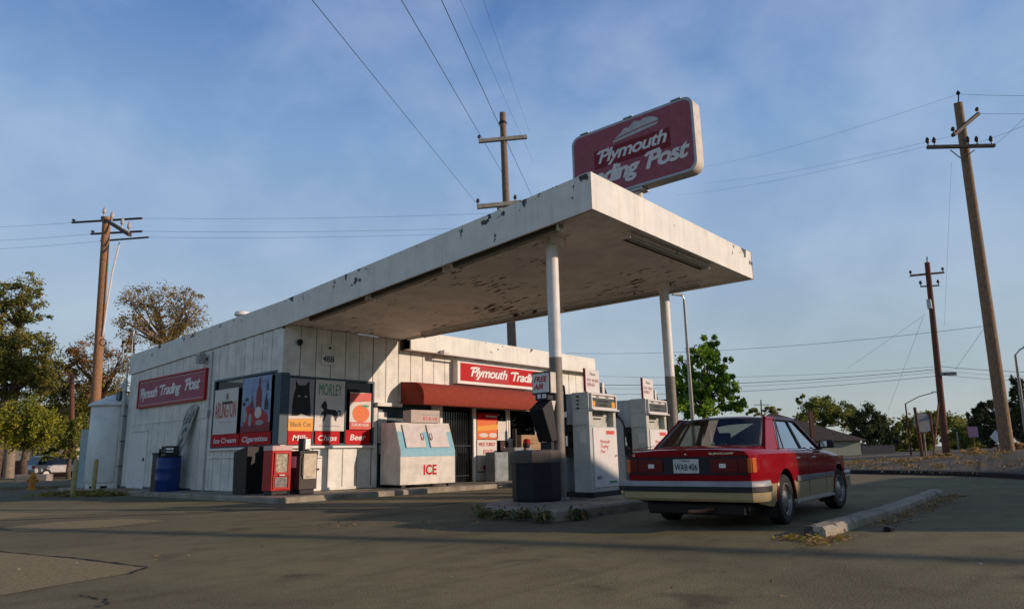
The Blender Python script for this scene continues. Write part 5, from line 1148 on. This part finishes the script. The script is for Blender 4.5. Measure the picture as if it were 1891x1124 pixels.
W((1770, 174), 26.9, (1990, 175), 22, .05, .012, 'topmost cable from the big right pole to the right')
W((1807, 210), 28, (1990, 206), 24, .05, .012, 'cable from the diagonal arm of the big right pole to the right')
W((1795, 268), 26.6, (1990, 190), 18, .05, .010, 'slanting cable from the long arm of the big right pole')
W((1837, 268), 26.5, (1990, 120), 14, .05, .010, 'steep cable from the arm tip of the big right pole')
W((1770, 174), 26.9, (1300, 308), 60, .3, .009, 'faint upper cable from the big right pole running left')
W((1763, 250), 25.6, (1300, 338), 60, .3, .009, 'faint middle cable from the big right pole running left')
W((1712, 270), 26.8, (1250, 360), 60, .3, .009, 'faint lower cable from the big right pole running left')
W((1045, 652), 40, (1818, 602), 27, .35, .016, 'single cable from the big right pole down to the left behind the canopy')
W((1050, 692), 44, (1733, 676), 38, .35, .016, 'thin uppermost cable of the low bundle crossing behind the far column')
W((1050, 709), 44, (1735, 681), 38, .35, .030, 'thick cable of the low bundle crossing behind the far column')
W((1050, 716), 44, (1735, 686), 38, .35, .016, 'thin middle cable of the low bundle crossing behind the far column')
W((1050, 727), 44, (1737, 693), 38, .35, .024, 'lowest cable of the low bundle crossing behind the far column')
W((1735, 676), 38, (1990, 688), 36, .1, .026, 'upper cable running right from the slim reddish pole')
W((1737, 684), 38, (1990, 697), 36, .1, .014, 'middle cable running right from the slim reddish pole')
W((1738, 692), 38, (1990, 704), 36, .1, .020, 'lower cable running right from the slim reddish pole')
W((1709, 580), 37.8, (1565, 680), 46, .0, .012, 'slanting stay wire going down left from the slim reddish pole')
W((1705, 585), 37.8, (1640, 757), 46, .0, .012, 'steep stay wire going down left from the slim reddish pole')
W((1818, 605), 27, (1764, 682), 34, .0, .012, 'stay wire going down left from the big right pole')
W((1757, 300), 27.5, (1744, 600), 34, .0, .007, 'hair-thin wire hanging between the two right poles')
def f_(b): b.box((-.45, -.05, 0), (.45, .05, .18), M_trimdark)
o = lone(f_, 'splice_case', 'dark cable splice case hanging by the slim reddish pole', 'cable box', loc=P(1751, 693, 37.8), rz=R(-50))
# unseen overhead cable added to draw the long thin shadow over the lot
h = 12.0; t_ = h / .312
def sh(x, y): return T((x + .533 * t_, y - t_, h))
wire(sh(-8.4, 3.5), sh(-3.44, -10.3), .0, .15, 'thick overhead cable bundle outside the frame, rear half of its shadow line'); wire(sh(-3.44, -10.3), sh(-1.2, -18.5), .0, .15, 'thick overhead cable bundle outside the frame, front half of its shadow line')
# unseen building added out of frame, shaped to shade the right of the lot
def f_(b): sk = (4.264, -8, 0); b.prism([T((8.4, -30, 0)), T((9.8, -30, 0)), T((9.8, -30, 5.95)), T((8.4, -30, 5.95))], sk, M_wall); b.prism([T((9.801, -30, 0)), T((16, -30, 0)), T((16, -30, 6.5)), T((12.4, -30, 7.75)), T((9.801, -30, 7.45))], sk, M_wall); b.prism([T((16.001, -30, 0)), T((25, -30, 0)), T((25, -30, 6.2)), T((16.001, -30, 6.2))], sk, M_wall); b.box((12, -30, 0), (15, -29.95, 3), M_trimdark); b.box((18, -30, 1), (22, -29.95, 3), M_trimdark)
lone(f_, 'warehouse', 'pale warehouse with a low gable across the road, outside the frame', 'building', bevel=0)

# ---------------- posts and signs on the right bank ----------------
def bank(px, py, d): return P(px, py, d)
for bx, by, tx_, ty_, d, r, m, lb in [(1704, 846, 1689, 752, 36, .09, M_woodred, 'thick reddish leaning post left of the slim utility pole'), (1727, 846, 1717, 762, 37, .07, M_woodred, 'thinner reddish leaning post just left of the slim utility pole'), (1724, 844, 1733, 745, 35, .05, M_wood, 'pale pole leaning the other way against the slim utility pole'), (1710, 842, 1706, 800, 36, .05, M_armpale, 'short pale stub post among the leaning posts'), (1772, 841, 1767, 797, 40, .05, M_metal, 'short grey pipe post in the dry shrubs')]:
    e, a, c = pole('post', (bx, by), (tx_, ty_), d, r, r * .8, m, lb, 'posts on the gravel bank', 'post')
def signpost(px, py0, py1, d, shape, size, m, label):
    a = P(px, py0, d); c = P(px - (py0 - py1) * .12, py1, d); e = empty('road_sign', a, 0, label, 'road sign')
    b = MB(); b.tube([T((0, 0, -.4)), c - a], .035, M_woodred, 8); b.build('post', e, smooth=40)
    f2 = T((cf.x, cf.y, 0)).normalized(); s2 = T((f2.y, -f2.x, 0)); q = c - a
    n_ = {'round': 20, 'square': 4, 'diamond': 4}[shape]; o_ = R(45) if shape == 'square' else 0
    b = MB(); b.prism([q + s2 * size * math.cos(2 * math.pi * i / n_ + o_) + T((0, 0, 1)) * size * math.sin(2 * math.pi * i / n_ + o_) - f2 * .04 for i in range(n_)], f2 * .02, m); b.build('panel', e)
signpost(1712, 845, 780, 45, 'round', .62, mat('sign_back_grey', (.22, .24, .26), .5, .3), 'grey back of a round road sign among the leaning posts')
signpost(1801, 838, 797, 48, 'square', .5, mat('purple_sign', (.12, .09, .20), .5), 'small purple square sign on a low post before the dark trees')
signpost(1843, 836, 806, 40, 'diamond', .38, M_letter, 'small white diamond marker left of the thick right pole')

# ---------------- foliage ----------------
rng = np.random.default_rng(5)
def leafmat(name, c1, c2):
    m = mat(name, c1, .75, var=.0, scale=1.3, col2=c2, spec=.25, detail=2); t = m.node_tree; b = t.nodes['Principled BSDF']
    tl = N(t, 'ShaderNodeBsdfTranslucent'); t.links.new(b.inputs['Base Color'].links[0].from_socket, tl.inputs[0]); ms_ = N(t, 'ShaderNodeMixShader'); ms_.inputs[0].default_value = .30
    t.links.new(b.outputs[0], ms_.inputs[1]); t.links.new(tl.outputs[0], ms_.inputs[2]); t.links.new(ms_.outputs[0], t.nodes['Material Output'].inputs[0]); return m
def leaves_obj(name, centers, n, size, mats, parent=None, seed=0, droop=0.):
    """centers: list of (center Vector, radii (rx,ry,rz), clumps); many small leaf faces gathered in clumps"""
    rg = np.random.default_rng(seed); V = []; MI = []
    tot = sum(r[0] * r[2] for _, r, _ in centers)
    for c, r, ncl in centers:
        k = max(20, int(n * r[0] * r[2] / tot)); cl = rg.normal(size=(ncl, 3)); cl /= np.linalg.norm(cl, axis=1, keepdims=True); cl *= (rg.uniform(.25, 1.0, (ncl, 1)) ** .6) * np.where(rg.random((ncl, 1)) < .22, rg.uniform(1.05, 1.4, (ncl, 1)), 1.0)
        cr_ = rg.uniform(.12, .30, ncl); mi = rg.integers(0, len(mats), ncl); w_ = rg.uniform(.4, 1.6, ncl); w_ /= w_.sum(); ci = rg.choice(ncl, k, p=w_)
        off = rg.normal(size=(k, 3)) * .55; p = (cl[ci] + off * cr_[ci][:, None]) * np.array(r) + np.array(c)
        if droop: p[:, 2] -= droop * np.abs(rg.normal(size=k))
        a = rg.normal(size=(k, 3)); a /= np.linalg.norm(a, axis=1, keepdims=True); b_ = np.cross(a, rg.normal(size=(k, 3))); b_ /= np.linalg.norm(b_, axis=1, keepdims=True)
        s = size * rg.uniform(.5, 1.3, (k, 1)); V.append(np.stack([p - a * s, p - b_ * s * .5, p + a * s, p + b_ * s * .5], 1)); m_ = mi[ci]; m_ = np.where(rg.random(k) < .2, rg.integers(0, len(mats), k), m_); MI.append(m_)
    V = np.concatenate(V); MI = np.concatenate(MI); k = len(V)
    me = bpy.data.meshes.new(name); me.vertices.add(4 * k); me.vertices.foreach_set('co', V.reshape(-1)); me.loops.add(4 * k); me.loops.foreach_set('vertex_index', np.arange(4 * k, dtype=np.int32))
    me.polygons.add(k); me.polygons.foreach_set('loop_start', np.arange(0, 4 * k, 4, dtype=np.int32)); me.polygons.foreach_set('loop_total', np.full(k, 4, dtype=np.int32))
    for m in mats: me.materials.append(m)
    me.polygons.foreach_set('material_index', MI.astype(np.int32)); me.update(calc_edges=True); me.validate()
    o = bpy.data.objects.new(name, me); COL.objects.link(o)
    if parent: o.parent = parent
    return o
LV = {'olive': [leafmat('leaf_olive_a', (0.215, 0.217, 0.043), (0.127, 0.135, 0.031)), leafmat('leaf_olive_b', (0.329, 0.271, 0.056), (0.202, 0.176, 0.039)), leafmat('leaf_olive_c', (0.114, 0.135, 0.039), (0.074, 0.086, 0.027))],
      'brown': [leafmat('leaf_brown_a', (0.290, 0.204, 0.060), (0.194, 0.135, 0.042)), leafmat('leaf_brown_b', (0.181, 0.164, 0.052), (0.122, 0.109, 0.042)), leafmat('leaf_brown_c', (0.388, 0.246, 0.063), (0.242, 0.164, 0.052))],
      'rust': [leafmat('leaf_rust_a', (0.334, 0.175, 0.069), (0.215, 0.128, 0.048)), leafmat('leaf_rust_b', (0.239, 0.191, 0.058), (0.168, 0.128, 0.039))],
      'lime': [leafmat('leaf_lime_a', (0.356, 0.333, 0.036), (0.223, 0.230, 0.026)), leafmat('leaf_lime_b', (0.200, 0.230, 0.033), (0.133, 0.147, 0.023))],
      'green': [leafmat('leaf_green_a', (0.170, 0.333, 0.027), (0.110, 0.208, 0.022)), leafmat('leaf_green_b', (0.085, 0.177, 0.030), (0.049, 0.103, 0.021)), leafmat('leaf_green_c', (0.268, 0.416, 0.037), (0.170, 0.271, 0.030))],
      'dark': [leafmat('leaf_dark_a', (0.057, 0.090, 0.033), (0.035, 0.054, 0.024)), leafmat('leaf_dark_b', (0.098, 0.117, 0.037), (0.057, 0.073, 0.027)), leafmat('leaf_dark_c', (0.039, 0.057, 0.033), (0.027, 0.040, 0.024))],
      'mid': [leafmat('leaf_mid_a', (0.233, 0.261, 0.050), (0.139, 0.170, 0.033)), leafmat('leaf_mid_b', (0.118, 0.160, 0.036), (0.068, 0.101, 0.026)), leafmat('leaf_mid_c', (0.325, 0.318, 0.058), (0.209, 0.205, 0.041))],
      'dry': [leafmat('dry_a', (0.581, 0.362, 0.135), (0.388, 0.236, 0.090)), leafmat('dry_b', (0.388, 0.254, 0.105), (0.253, 0.164, 0.075))]}
M_bark = mat('bark', (.14, .10, .07), .9, var=.3, bump=.6); M_barkpale = mat('pale_bark', (.30, .24, .18), .9, var=.2, bump=.5)
def tree(base, blobs, d, kind, label, n=9000, leaf=.16, trunk=.25, bark=None, name='tree', grp='trees round the lot', depth=.8, twigs=0, seed=0, zb=None, droop=0.):
    """blobs: crown masses as (px, py, half width, half height) seen from the camera at forward distance d"""
    bp = P(base[0], base[1], d); bp.z = 0 if zb is None else zb
    e = empty(name, bp, 0, label, 'tree' if name != 'shrub' else 'shrub', grp); sc_ = d / FPX; rnd = random.Random(seed + 3)
    cen = []
    for i, (px, py, rx, ry) in enumerate(blobs):
        c = P(px, py, d + rnd.uniform(-1, 1) * rx * sc_ * .4) - bp; cen.append((c, (rx * sc_, rx * sc_ * depth, ry * sc_), max(10, int(rx * ry / 28))))
    # radii are along world axes; crowns are about as deep as wide
    leaves_obj('crown', cen, int(n * 1.6), leaf * .72, LV[kind], e, seed, droop)
    bk = bark or M_bark; b = MB(); lo = min(c.z - r[2] for c, r, _ in cen); hub = T((sum(c.x for c, _, _ in cen) / len(cen) * .4, sum(c.y for c, _, _ in cen) / len(cen) * .4, max(.5, lo + .1 * (cen[0][0].z - lo))))
    b.tube([T((0, 0, -.3)), hub * .5 + T((rnd.uniform(-.1, .1), rnd.uniform(-.1, .1), 0)), hub], trunk, bk, 10, r2=trunk * .7)
    for c, r, _ in cen:
        for q in range(2 + twigs):
            tgt = c + T((rnd.uniform(-.6, .6) * r[0], rnd.uniform(-.6, .6) * r[1], rnd.uniform(-.2, .8) * r[2])); mid = hub.lerp(tgt, .5) + T((rnd.uniform(-.15, .15) * r[0], rnd.uniform(-.15, .15) * r[0], .1 * r[2]))
            b.tube([hub, hub.lerp(mid, .6) + T((rnd.uniform(-.1, .1), rnd.uniform(-.1, .1), 0)), mid, tgt], trunk * .45, bk, 6, r2=trunk * .06)
            for w2 in range(twigs):
                t2 = mid.lerp(tgt, rnd.uniform(0, .8)); b.tube([t2, t2 + T((rnd.uniform(-.5, .5) * r[0], rnd.uniform(-.5, .5) * r[1], rnd.uniform(0, .7) * r[2]))], trunk * .14, bk, 5, r2=trunk * .03)
    b.build('trunk', e, smooth=50)
    return e
tree((20, 850), [(40, 535, 42, 26), (15, 575, 40, 30), (60, 575, 30, 20), (-30, 550, 30, 40)], 50, 'olive', 'tall thin-topped tree at the far left, its leafy top above the others', 5000, .14, .35, M_barkpale, seed=1, twigs=1)
tree((-10, 860), [(30, 650, 60, 50), (-30, 640, 50, 60), (75, 690, 36, 34), (20, 700, 70, 40)], 48, 'olive', 'broad dark olive tree massed at the left edge', 13000, .16, .4, seed=2)
tree((300, 840), [(300, 560, 60, 38), (255, 555, 42, 26), (345, 585, 44, 40), (290, 610, 66, 34), (240, 600, 30, 24), (350, 545, 28, 18)], 45, 'brown', 'sparse brown-leaved tree with pale bare limbs behind the store roof', 5000, .10, .28, M_barkpale, seed=3, twigs=4, depth=.6)
tree((190, 850), [(160, 648, 38, 24), (205, 665, 40, 34), (235, 640, 18, 20), (150, 690, 34, 34), (130, 665, 20, 26), (195, 710, 34, 26)], 52, 'rust', 'reddish autumn tree behind the orange-brown utility pole', 5500, .12, .22, seed=4, twigs=2)
tree((110, 860), [(100, 700, 34, 50), (140, 760, 60, 50), (190, 740, 50, 50), (235, 760, 30, 60)], 56, 'olive', 'shaded olive tree filling the gap left of the utility pole', 9000, .18, .3, seed=5)
tree((48, 868), [(40, 765, 46, 34), (75, 780, 36, 34), (10, 790, 38, 30), (60, 800, 48, 24)], 40, 'lime', 'bright yellow-green drooping willow-like tree at the left', 10000, .12, .2, seed=6, droop=.25)
tree((130, 865), [(125, 810, 30, 26), (150, 790, 26, 30), (110, 835, 34, 16)], 44, 'mid', 'low dark bushy tree right of the yellow-green one', 4500, .12, .14, seed=7)
tree((1305, 860), [(1296, 660, 34, 22), (1308, 632, 20, 16), (1262, 690, 26, 28), (1330, 672, 20, 22), (1340, 712, 30, 22), (1300, 712, 36, 26), (1285, 748, 46, 24), (1350, 742, 28, 20), (1252, 735, 22, 24)], 40, 'green', 'bright sunlit green tree behind the far canopy column', 10500, .17, .24, seed=8)
tree((1480, 850), [(1478, 738, 12, 10), (1520, 755, 46, 24), (1560, 768, 40, 26), (1500, 778, 40, 20)], 85, 'mid', 'sunlit olive-green tree behind the dark-roofed house', 9000, .22, .3, seed=9)
tree((1610, 850), [(1612, 775, 36, 26), (1620, 805, 40, 34), (1590, 795, 24, 26)], 78, 'dark', 'dark green tree right of the house', 7000, .24, .3, seed=10)
tree((1690, 850), [(1668, 800, 30, 30), (1700, 795, 36, 36), (1735, 785, 26, 26), (1680, 830, 40, 18)], 82, 'mid', 'dull green tree behind the leaning posts', 8000, .26, .3, seed=11)
tree((1780, 850), [(1775, 790, 34, 28), (1800, 810, 46, 26), (1765, 820, 40, 18)], 75, 'mid', 'low grey-green tree between the two right poles', 6500, .24, .3, seed=12)
tree((1830, 850), [(1828, 760, 30, 22), (1840, 790, 40, 30), (1812, 778, 22, 26)], 62, 'dark', 'dark tree behind the thick right pole', 7500, .20, .3, seed=13)
tree((1895, 850), [(1880, 720, 16, 22), (1900, 750, 36, 40), (1890, 790, 46, 40)], 55, 'dark', 'tall dark tree at the right edge beside the street lamp', 9000, .18, .3, seed=14)
tree((1420, 850), [(1425, 756, 22, 8), (1390, 760, 12, 8)], 130, 'mid', 'far low tree line above the car roof', 2500, .3, .2, seed=15)
tree((1650, 850), [(1650, 825, 26, 16), (1560, 835, 30, 8)], 100, 'dark', 'far low dark hedge tree beyond the side fence', 3500, .3, .2, seed=16)
for i_, (x_, y_) in enumerate([(46, -19), (50, -27), (47, -35)]):  # unseen trees added to give the car sides something dark to reflect
    e = empty('tree', (x_, y_, 0), 0, ['dark tree off the right edge, nearest the bank', 'dark tree off the right edge, middle one', 'dark tree off the right edge, nearest the warehouse'][i_], 'tree', 'trees off the right edge')
    leaves_obj('crown', [(T((0, 0, 4.2)), (4.6, 4.6, 3.6), 60), (T((0, 0, 1.6)), (3.6, 3.6, 1.6), 30)], 5000, .28, LV['dark'], e, 70 + i_)
    b = MB(); b.tube([(0, 0, -.3), (.1, 0, 2), (0, .1, 5)], .3, M_bark, 8, r2=.1); b.build('trunk', e, smooth=50)
# dry shrubs on the bank
for i, (px, py, rx, ry, d) in enumerate([(1803, 838, 26, 11, 32), (1878, 828, 24, 13, 30), (1745, 843, 18, 6, 33), (1845, 842, 20, 7, 28), (1720, 848, 14, 5, 30)]):
    c = P(px, py, d); e = empty('dry_shrub', c, 0, ['pale dry round shrub left of the thick right pole', 'pale dry shrub at the right edge behind the thick pole', 'small dry tuft at the foot of the slim reddish pole', 'low dry tuft in front of the thick right pole', 'tiny dry tuft by the leaning posts'][i], 'shrub', 'dry shrubs on the gravel bank')
    leaves_obj('foliage', [(T((0, 0, 0)), (rx * d / FPX, rx * d / FPX * .8, ry * d / FPX), 30)], 1500, .07, LV['dry'], e, 40 + i)
# weeds and leaf litter
def scatter(name, label, pts, n, size, mats, seed, spread, cat='litter', flat=True, h=.04):
    rg = np.random.default_rng(seed); V = []
    for x, y, z in pts:
        k = n // len(pts); p = np.stack([rg.normal(x, spread, k), rg.normal(y, spread * .45, k), z + np.abs(rg.normal(0, h, k))], 1)
        a = rg.normal(size=(k, 3)); 
        if flat: a[:, 2] *= .25
        a /= np.linalg.norm(a, axis=1, keepdims=True); b_ = np.cross(a, rg.normal(size=(k, 3)) * (.25 if flat else 1) + np.array([0, 0, 1.])); b_ /= np.linalg.norm(b_, axis=1, keepdims=True); s = size * rg.uniform(.5, 1.4, (k, 1)); V.append(np.stack([p - a * s, p - b_ * s * .4, p + a * s, p + b_ * s * .4], 1))
    V = np.concatenate(V); k = len(V); me = bpy.data.meshes.new(name); me.from_pydata(V.reshape(-1, 3).tolist(), [], [(4 * i, 4 * i + 1, 4 * i + 2, 4 * i + 3) for i in range(k)])
    for m in mats: me.materials.append(m)
    me.polygons.foreach_set('material_index', rg.integers(0, len(mats), k).astype(np.int32)); o = bpy.data.objects.new(name, me); COL.objects.link(o); return tag(o, label, cat, kind='stuff')
scatter('weeds', 'green weeds growing at the near end of the pump island kerb', [(-1.45, -8.9, .03), (-1.48, -8.5, .03), (-1.5, -9.3, .03), (-1.42, -8.1, .02), (-1.0, -9.55, .02)], 1000, .035, [LV['green'][1]] + LV['dark'][:2] + [LV['dry'][1]], 1, .11, 'weeds', False, .06)
scatter('leaf_litter', 'brown and yellow leaves gathered round the near end of the right kerb', [(-1.7, -12.95, .01), (-1.9, -13.1, .005), (-1.5, -13.15, .01), (-1.6, -12.75, .005)], 520, .03, LV['dry'] + [LV['lime'][0]], 2, .14, h=.02)
scatter('leaf_litter', 'dry leaves along the outer side of the right kerb', [(x, -13.18 + .03 * x, .008) for x in (.5, 1.5, 2.5, 3.4, 4.4, 5.2, 6.0)], 900, .03, LV['dry'] + LV['rust'], 3, .25, h=.02)
scatter('leaf_litter', 'few fallen leaves on the asphalt left of the pump island', [(-2.6, -8.6, .006), (-2.4, -8.0, .006), (-3.0, -7.2, .006)], 60, .03, LV['dry'], 4, .3, h=.005)
scatter('leaf_litter', 'stray leaves and paper bits scattered over the foreground asphalt', [(-5.0, -13.0, .005), (-4.2, -13.6, .005), (-6.2, -8.2, .005), (-5.6, -11.5, .005), (-3.6, -14.2, .005)], 60, .022, LV['dry'] + [M_paper], 5, .8, h=.003)
scatter('weeds', 'grass and weeds at the foot of the yellow bollards', [(-1.5, 7.6, .02), (-1.1, 6.7, .02), (-.95, 8.4, .02), (-1.7, 8.6, .02)], 3000, .06, [LV['olive'][0], LV['mid'][0], LV['dry'][1]], 6, .4, 'weeds', False, .04)
berm = MB(); rr_ = []
for i in range(len(foot) - 1):
    for s_ in range(6):
        p = foot[i].lerp(foot[i + 1], s_ / 6); d = p - CAM; d.z = 0; d.normalize(); p0 = p - d * .25; rr_.append([p0 + T((0, 0, -.02)), p0 + d * .06 + T((0, 0, .13)), p0 + d * .5 + T((0, 0, .15)), p0 + d * .8 + T((0, 0, -.02))])
berm.loft(rr_, M_tar, caps=False, closed=False); tag(berm.build('asphalt_edge', smooth=30), kind='structure')  # kerb along the bank foot, its shaded face put in as dark colour
def bankpt(u, t2):
    p = foot[0].lerp(foot[6], u) if False else foot[int(u)].lerp(foot[int(u) + 1], u - int(u)); d = p - CAM; d.z = 0; d.normalize(); q = p + d * t2
    tb = [(.35, .13), (1.6, .2), (4, .42), (7, .62), (14, .66)]; z = .1
    for (a, va), (c, vc) in zip(tb[:-1], tb[1:]):
        if a <= t2 <= c: z = va + (vc - va) * (t2 - a) / (c - a)
    return (q.x, q.y, z * (interp0(u) if t2 > 1.6 else 1))
rb_ = random.Random(12)
scatter('dry_grass', 'patchy dry grass and weeds over the gravel bank at the right', [bankpt(rb_.uniform(1.2, 5.5), rb_.uniform(2.2, 11)) for _ in range(60)], 3600, .045, LV['dry'] + LV['brown'] + LV['dark'][:1], 21, .35, 'grass', False, .05)
gvp = [gp(x, 872 + (x - 1480) * .028) + T((cf.x, cf.y, 0)) * .0 for x in range(1500, 1900, 25)]
rg_ = np.random.default_rng(9); b = MB()
for i in range(1600):
    p = foot[1].lerp(foot[5], float(rg_.random())); d = (p - CAM); d.z = 0; d.normalize(); t2 = float(rg_.uniform(.4, 7)); q = p + d * t2; z = (.14 + .07 * t2 * .9) * .6; s = float(rg_.uniform(.015, .05))
    z = min(z, .62); pts = [q + T((s * rg_.normal() * .6, s * rg_.normal() * .6, z - q.z + s * .5 * k_)) for k_ in (-1, -1, -1, 1)]
    b.add(pts, [(0, 1, 2), (0, 1, 3), (1, 2, 3), (2, 0, 3)], (M_gravel, M_conc, M_patch)[i % 3])
tag(b.build('gravel', fix=False), 'loose grey gravel and stones covering the bank at the right', 'gravel', kind='stuff')
def f_(b): b.tube([(0, 0, .03), (.10, .05, .035), (.2, .04, .03)], .025, M_black, 6); b.box((.05, .0, .005), (.14, .08, .03), M_black)
lone(f_, 'rubber_scrap', 'small black rubber scrap on the asphalt beside the right kerb', 'debris', loc=(-.55, -13.45, 0), rz=R(20), bevel=0)

# ---------------- houses, fence, car, hydrant far away ----------------
M_shingle = mat('dark_shingle', (.075, .062, .055), .9, var=.25, scale=4, bump=.6); M_hw = mat('pale_green_render', (.33, .36, .28), .8, var=.1); M_hw2 = mat('cream_render', (.50, .42, .32), .8, var=.12)
def framev(d0): 
    f2 = T((cf.x, cf.y, 0)).normalized(); return T((f2.y, -f2.x, 0)), f2
SR, SF = framev(0)
def house(px0, px1, pyb, pyw, pyr, prx0, prx1, d, dep, wallm, label, chimney=None, wins=(), rz=0.):
    a = P(px0, pyb, d); wL = (px1 - px0) * d / FPX; zw = P((px0 + px1) / 2, pyw, d).z; zr = P((prx0 + prx1) / 2, pyr, d).z
    org = P(px0, pyb, d); org.z = 0; e = empty('house', org, 0, label, 'house', 'houses beyond the lot')
    q = lambda u, v, z: SR * u + SF * v + T((0, 0, z))
    b = MB(); b.hexa([q(0, 0, -.2), q(wL, 0, -.2), q(wL, dep, -.2), q(0, dep, -.2)], [q(0, 0, zw), q(wL, 0, zw), q(wL, dep, zw), q(0, dep, zw)], wallm); b.build('wall', e)
    o_ = .5; r0 = (prx0 - px0) * d / FPX; r1 = (prx1 - px0) * d / FPX
    b = MB(); b.add([q(-o_, -o_, zw - .15), q(wL + o_, -o_, zw - .15), q(wL + o_, dep + o_, zw - .15), q(-o_, dep + o_, zw - .15), q(r0, dep / 2, zr), q(r1, dep / 2, zr)], [(0, 1, 5, 4), (2, 3, 4, 5), (1, 2, 5), (3, 0, 4), (0, 3, 2, 1)], M_shingle); rf_ = b.build('roof', e)
    if chimney:
        cx0 = (chimney - px0) * d / FPX; b = MB(); b.hexa([q(cx0, -.05, 0), q(cx0 + .35, -.05, 0), q(cx0 + .35, .3, 0), q(cx0, .3, 0)], [q(cx0, -.05, zr - .1), q(cx0 + .35, -.05, zr - .1), q(cx0 + .35, .3, zr - .1), q(cx0, .3, zr - .1)], M_woodred); b.build('pipe', rf_)
    for (u0, u1, z0, z1) in wins:
        b = MB(); b.hexa([q(u0, -.04, z0), q(u1, -.04, z0), q(u1, .02, z0), q(u0, .02, z0)], [q(u0, -.04, z1), q(u1, -.04, z1), q(u1, .02, z1), q(u0, .02, z1)], M_glassdark); w_ = b.build('window', e)
        b = MB(); b.hexa([q(u0 - .1, -.08, z0 - .1), q(u1 + .1, -.08, z0 - .1), q(u1 + .1, -.041, z0 - .1), q(u0 - .1, -.041, z0 - .1)], [q(u0 - .1, -.08, z0), q(u1 + .1, -.08, z0), q(u1 + .1, -.041, z0), q(u0 - .1, -.041, z0)], M_white); b.build('sill', w_)
house(1400, 1592, 848, 811, 757, 1462, 1476, 62, 9, M_hw, 'single-storey house with a dark hipped roof seen over the car bonnet', 1503, [(1.2, 2.4, .6, 1.6)])
house(-60, 118, 880, 815, 742, -20, 80, 62, 8, M_hw2, 'pale cream house half hidden behind the left trees', None, [(2, 3.2, 1.2, 2.4), (5.5, 6.7, 1.2, 2.4)])
house(1070, 1157, 870, 778, 756, 1080, 1140, 36, 6, M_hw, 'low grey-green shed seen between the two fuel pumps', None, [(1.6, 2.2, .4, 1.7)])
def fence(px0, px1, pyb, pyt, d0, d1, m, label, n):
    p = P(px0, pyb, d0); q = P(px1, pyb, d1); p.z = q.z = 0; h = P((px0 + px1) / 2, pyt, (d0 + d1) / 2).z; e = empty('fence', p, 0, label, 'fence', 'fences in the distance')
    d = (q - p) / n; dn = d.normalized(); s = T((-dn.y, dn.x, 0)) * .02
    b = MB()
    for i in range(n):
        a, c = d * i, d * (i + .93); b.hexa([a - s, c - s, c + s, a + s], [a - s + T((0, 0, h)), c - s + T((0, 0, h)), c + s + T((0, 0, h)), a + s + T((0, 0, h))], m)
    b.build('boards', e)
    for i in range(0, n + 1, max(1, n // 6)):
        b = MB(); a = d * i + s * 4; b.tube([a, a + T((0, 0, h + .1))], .05, m, 6); b.build('post', e)
M_fence = mat('brown_fence', (.12, .055, .035), .9, var=.2)
fence(-80, 150, 878, 850, 52, 50, M_fence, 'brown board fence in front of the left house', 60)
fence(1594, 1655, 845, 822, 66, 66, mat('grey_fence', (.10, .10, .11), .9, var=.2), 'grey board fence right of the dark-roofed house', 20)
def f_(b): b.box((0, 0, 0), (4.0, .5, .75), M_conc)
o = lone(f_, 'concrete_barrier', 'low pale concrete wall block behind the fire hydrant', 'barrier', loc=(0, 0, 0), bevel=.03); q = P(24, 895, 34); o.location = (q.x, q.y, -.3); o.rotation_euler = (0, 0, math.atan2(SR.y, SR.x)); o.scale = (.40, 1, 1)
o.scale = (1, 1, 1); o.data.transform(Matrix.Scale(.40, 4, (1, 0, 0)))
q = gp(58, 904)
e = empty('fire_hydrant', q, 0, 'orange-yellow fire hydrant standing on the verge at the left', 'fire hydrant')
M_hyd = mat('hydrant_orange', (.60, .24, .03), .5)
b = MB(); b.lathe([(.16, 0), (.16, .05), (.11, .06), (.11, .42), (.14, .43), (.14, .47), (.10, .50), (.08, .57), (.03, .61), (.03, .66), (.001, .67)], (0, 0, 0), M_hyd, 20); b.build('barrel', e, smooth=40)
b = MB(); b.tube([(-.20, 0, .34), (.20, 0, .34)], .05, M_hyd, 10); b.tube([(0, -.19, .30), (0, 0, .30)], .06, M_hyd, 10); b.build('outlet', e, smooth=40)
# distant silver hatchback
q = P(108, 890, 46); q.z = 0
c2 = empty('parked_car', q, math.atan2(SR.y, SR.x) + R(62), 'small silver hatchback parked far off at the left', 'car')
M_silver = mat('silver_paint', (.40, .40, .40), .3, .5, coat=.5)
lo = [(-2.0, .35), (2.0, .35), (2.05, .6), (1.9, .78), (1.0, .88), (-1.9, .90), (-2.05, .6)]
b = MB(); b.prism([T((x, -.82, z)) for x, z in lo], (0, 1.64, 0), M_silver); b.build('body', c2, bevel=.08)
b = MB(); b.hexa([T((-1.9, -.76, .88)), T((1.0, -.76, .88)), T((1.0, .76, .88)), T((-1.9, .76, .88))], [T((-1.5, -.58, 1.40)), T((.3, -.58, 1.42)), T((.3, .58, 1.42)), T((-1.5, .58, 1.40))], M_glassdark); b.build('window', c2, bevel=.03)
b = MB(); b.hexa([T((-1.52, -.6, 1.39)), T((.32, -.6, 1.41)), T((.32, .6, 1.41)), T((-1.52, .6, 1.39))], [T((-1.4, -.5, 1.45)), T((.2, -.5, 1.46)), T((.2, .5, 1.46)), T((-1.4, .5, 1.45))], M_silver); b.build('roof', c2)
for x in (-1.3, 1.3):
    for s in (-1, 1):
        b = MB(); b.tube([(x, s * .66, .31), (x, s * .84, .31)], .31, M_rubber, 24); w2 = b.build('wheel', c2, smooth=40); b = MB(); b.tube([(x, s * .80, .31), (x, s * .845, .31)], .18, M_rim, 16); b.build('rim', w2, smooth=40)
for s in (-1, 1):
    b = MB(); b.box((-2.07, s * .55, .65), (-1.98, s * .8, .85), M_tail); b.build('tail_light', c2)
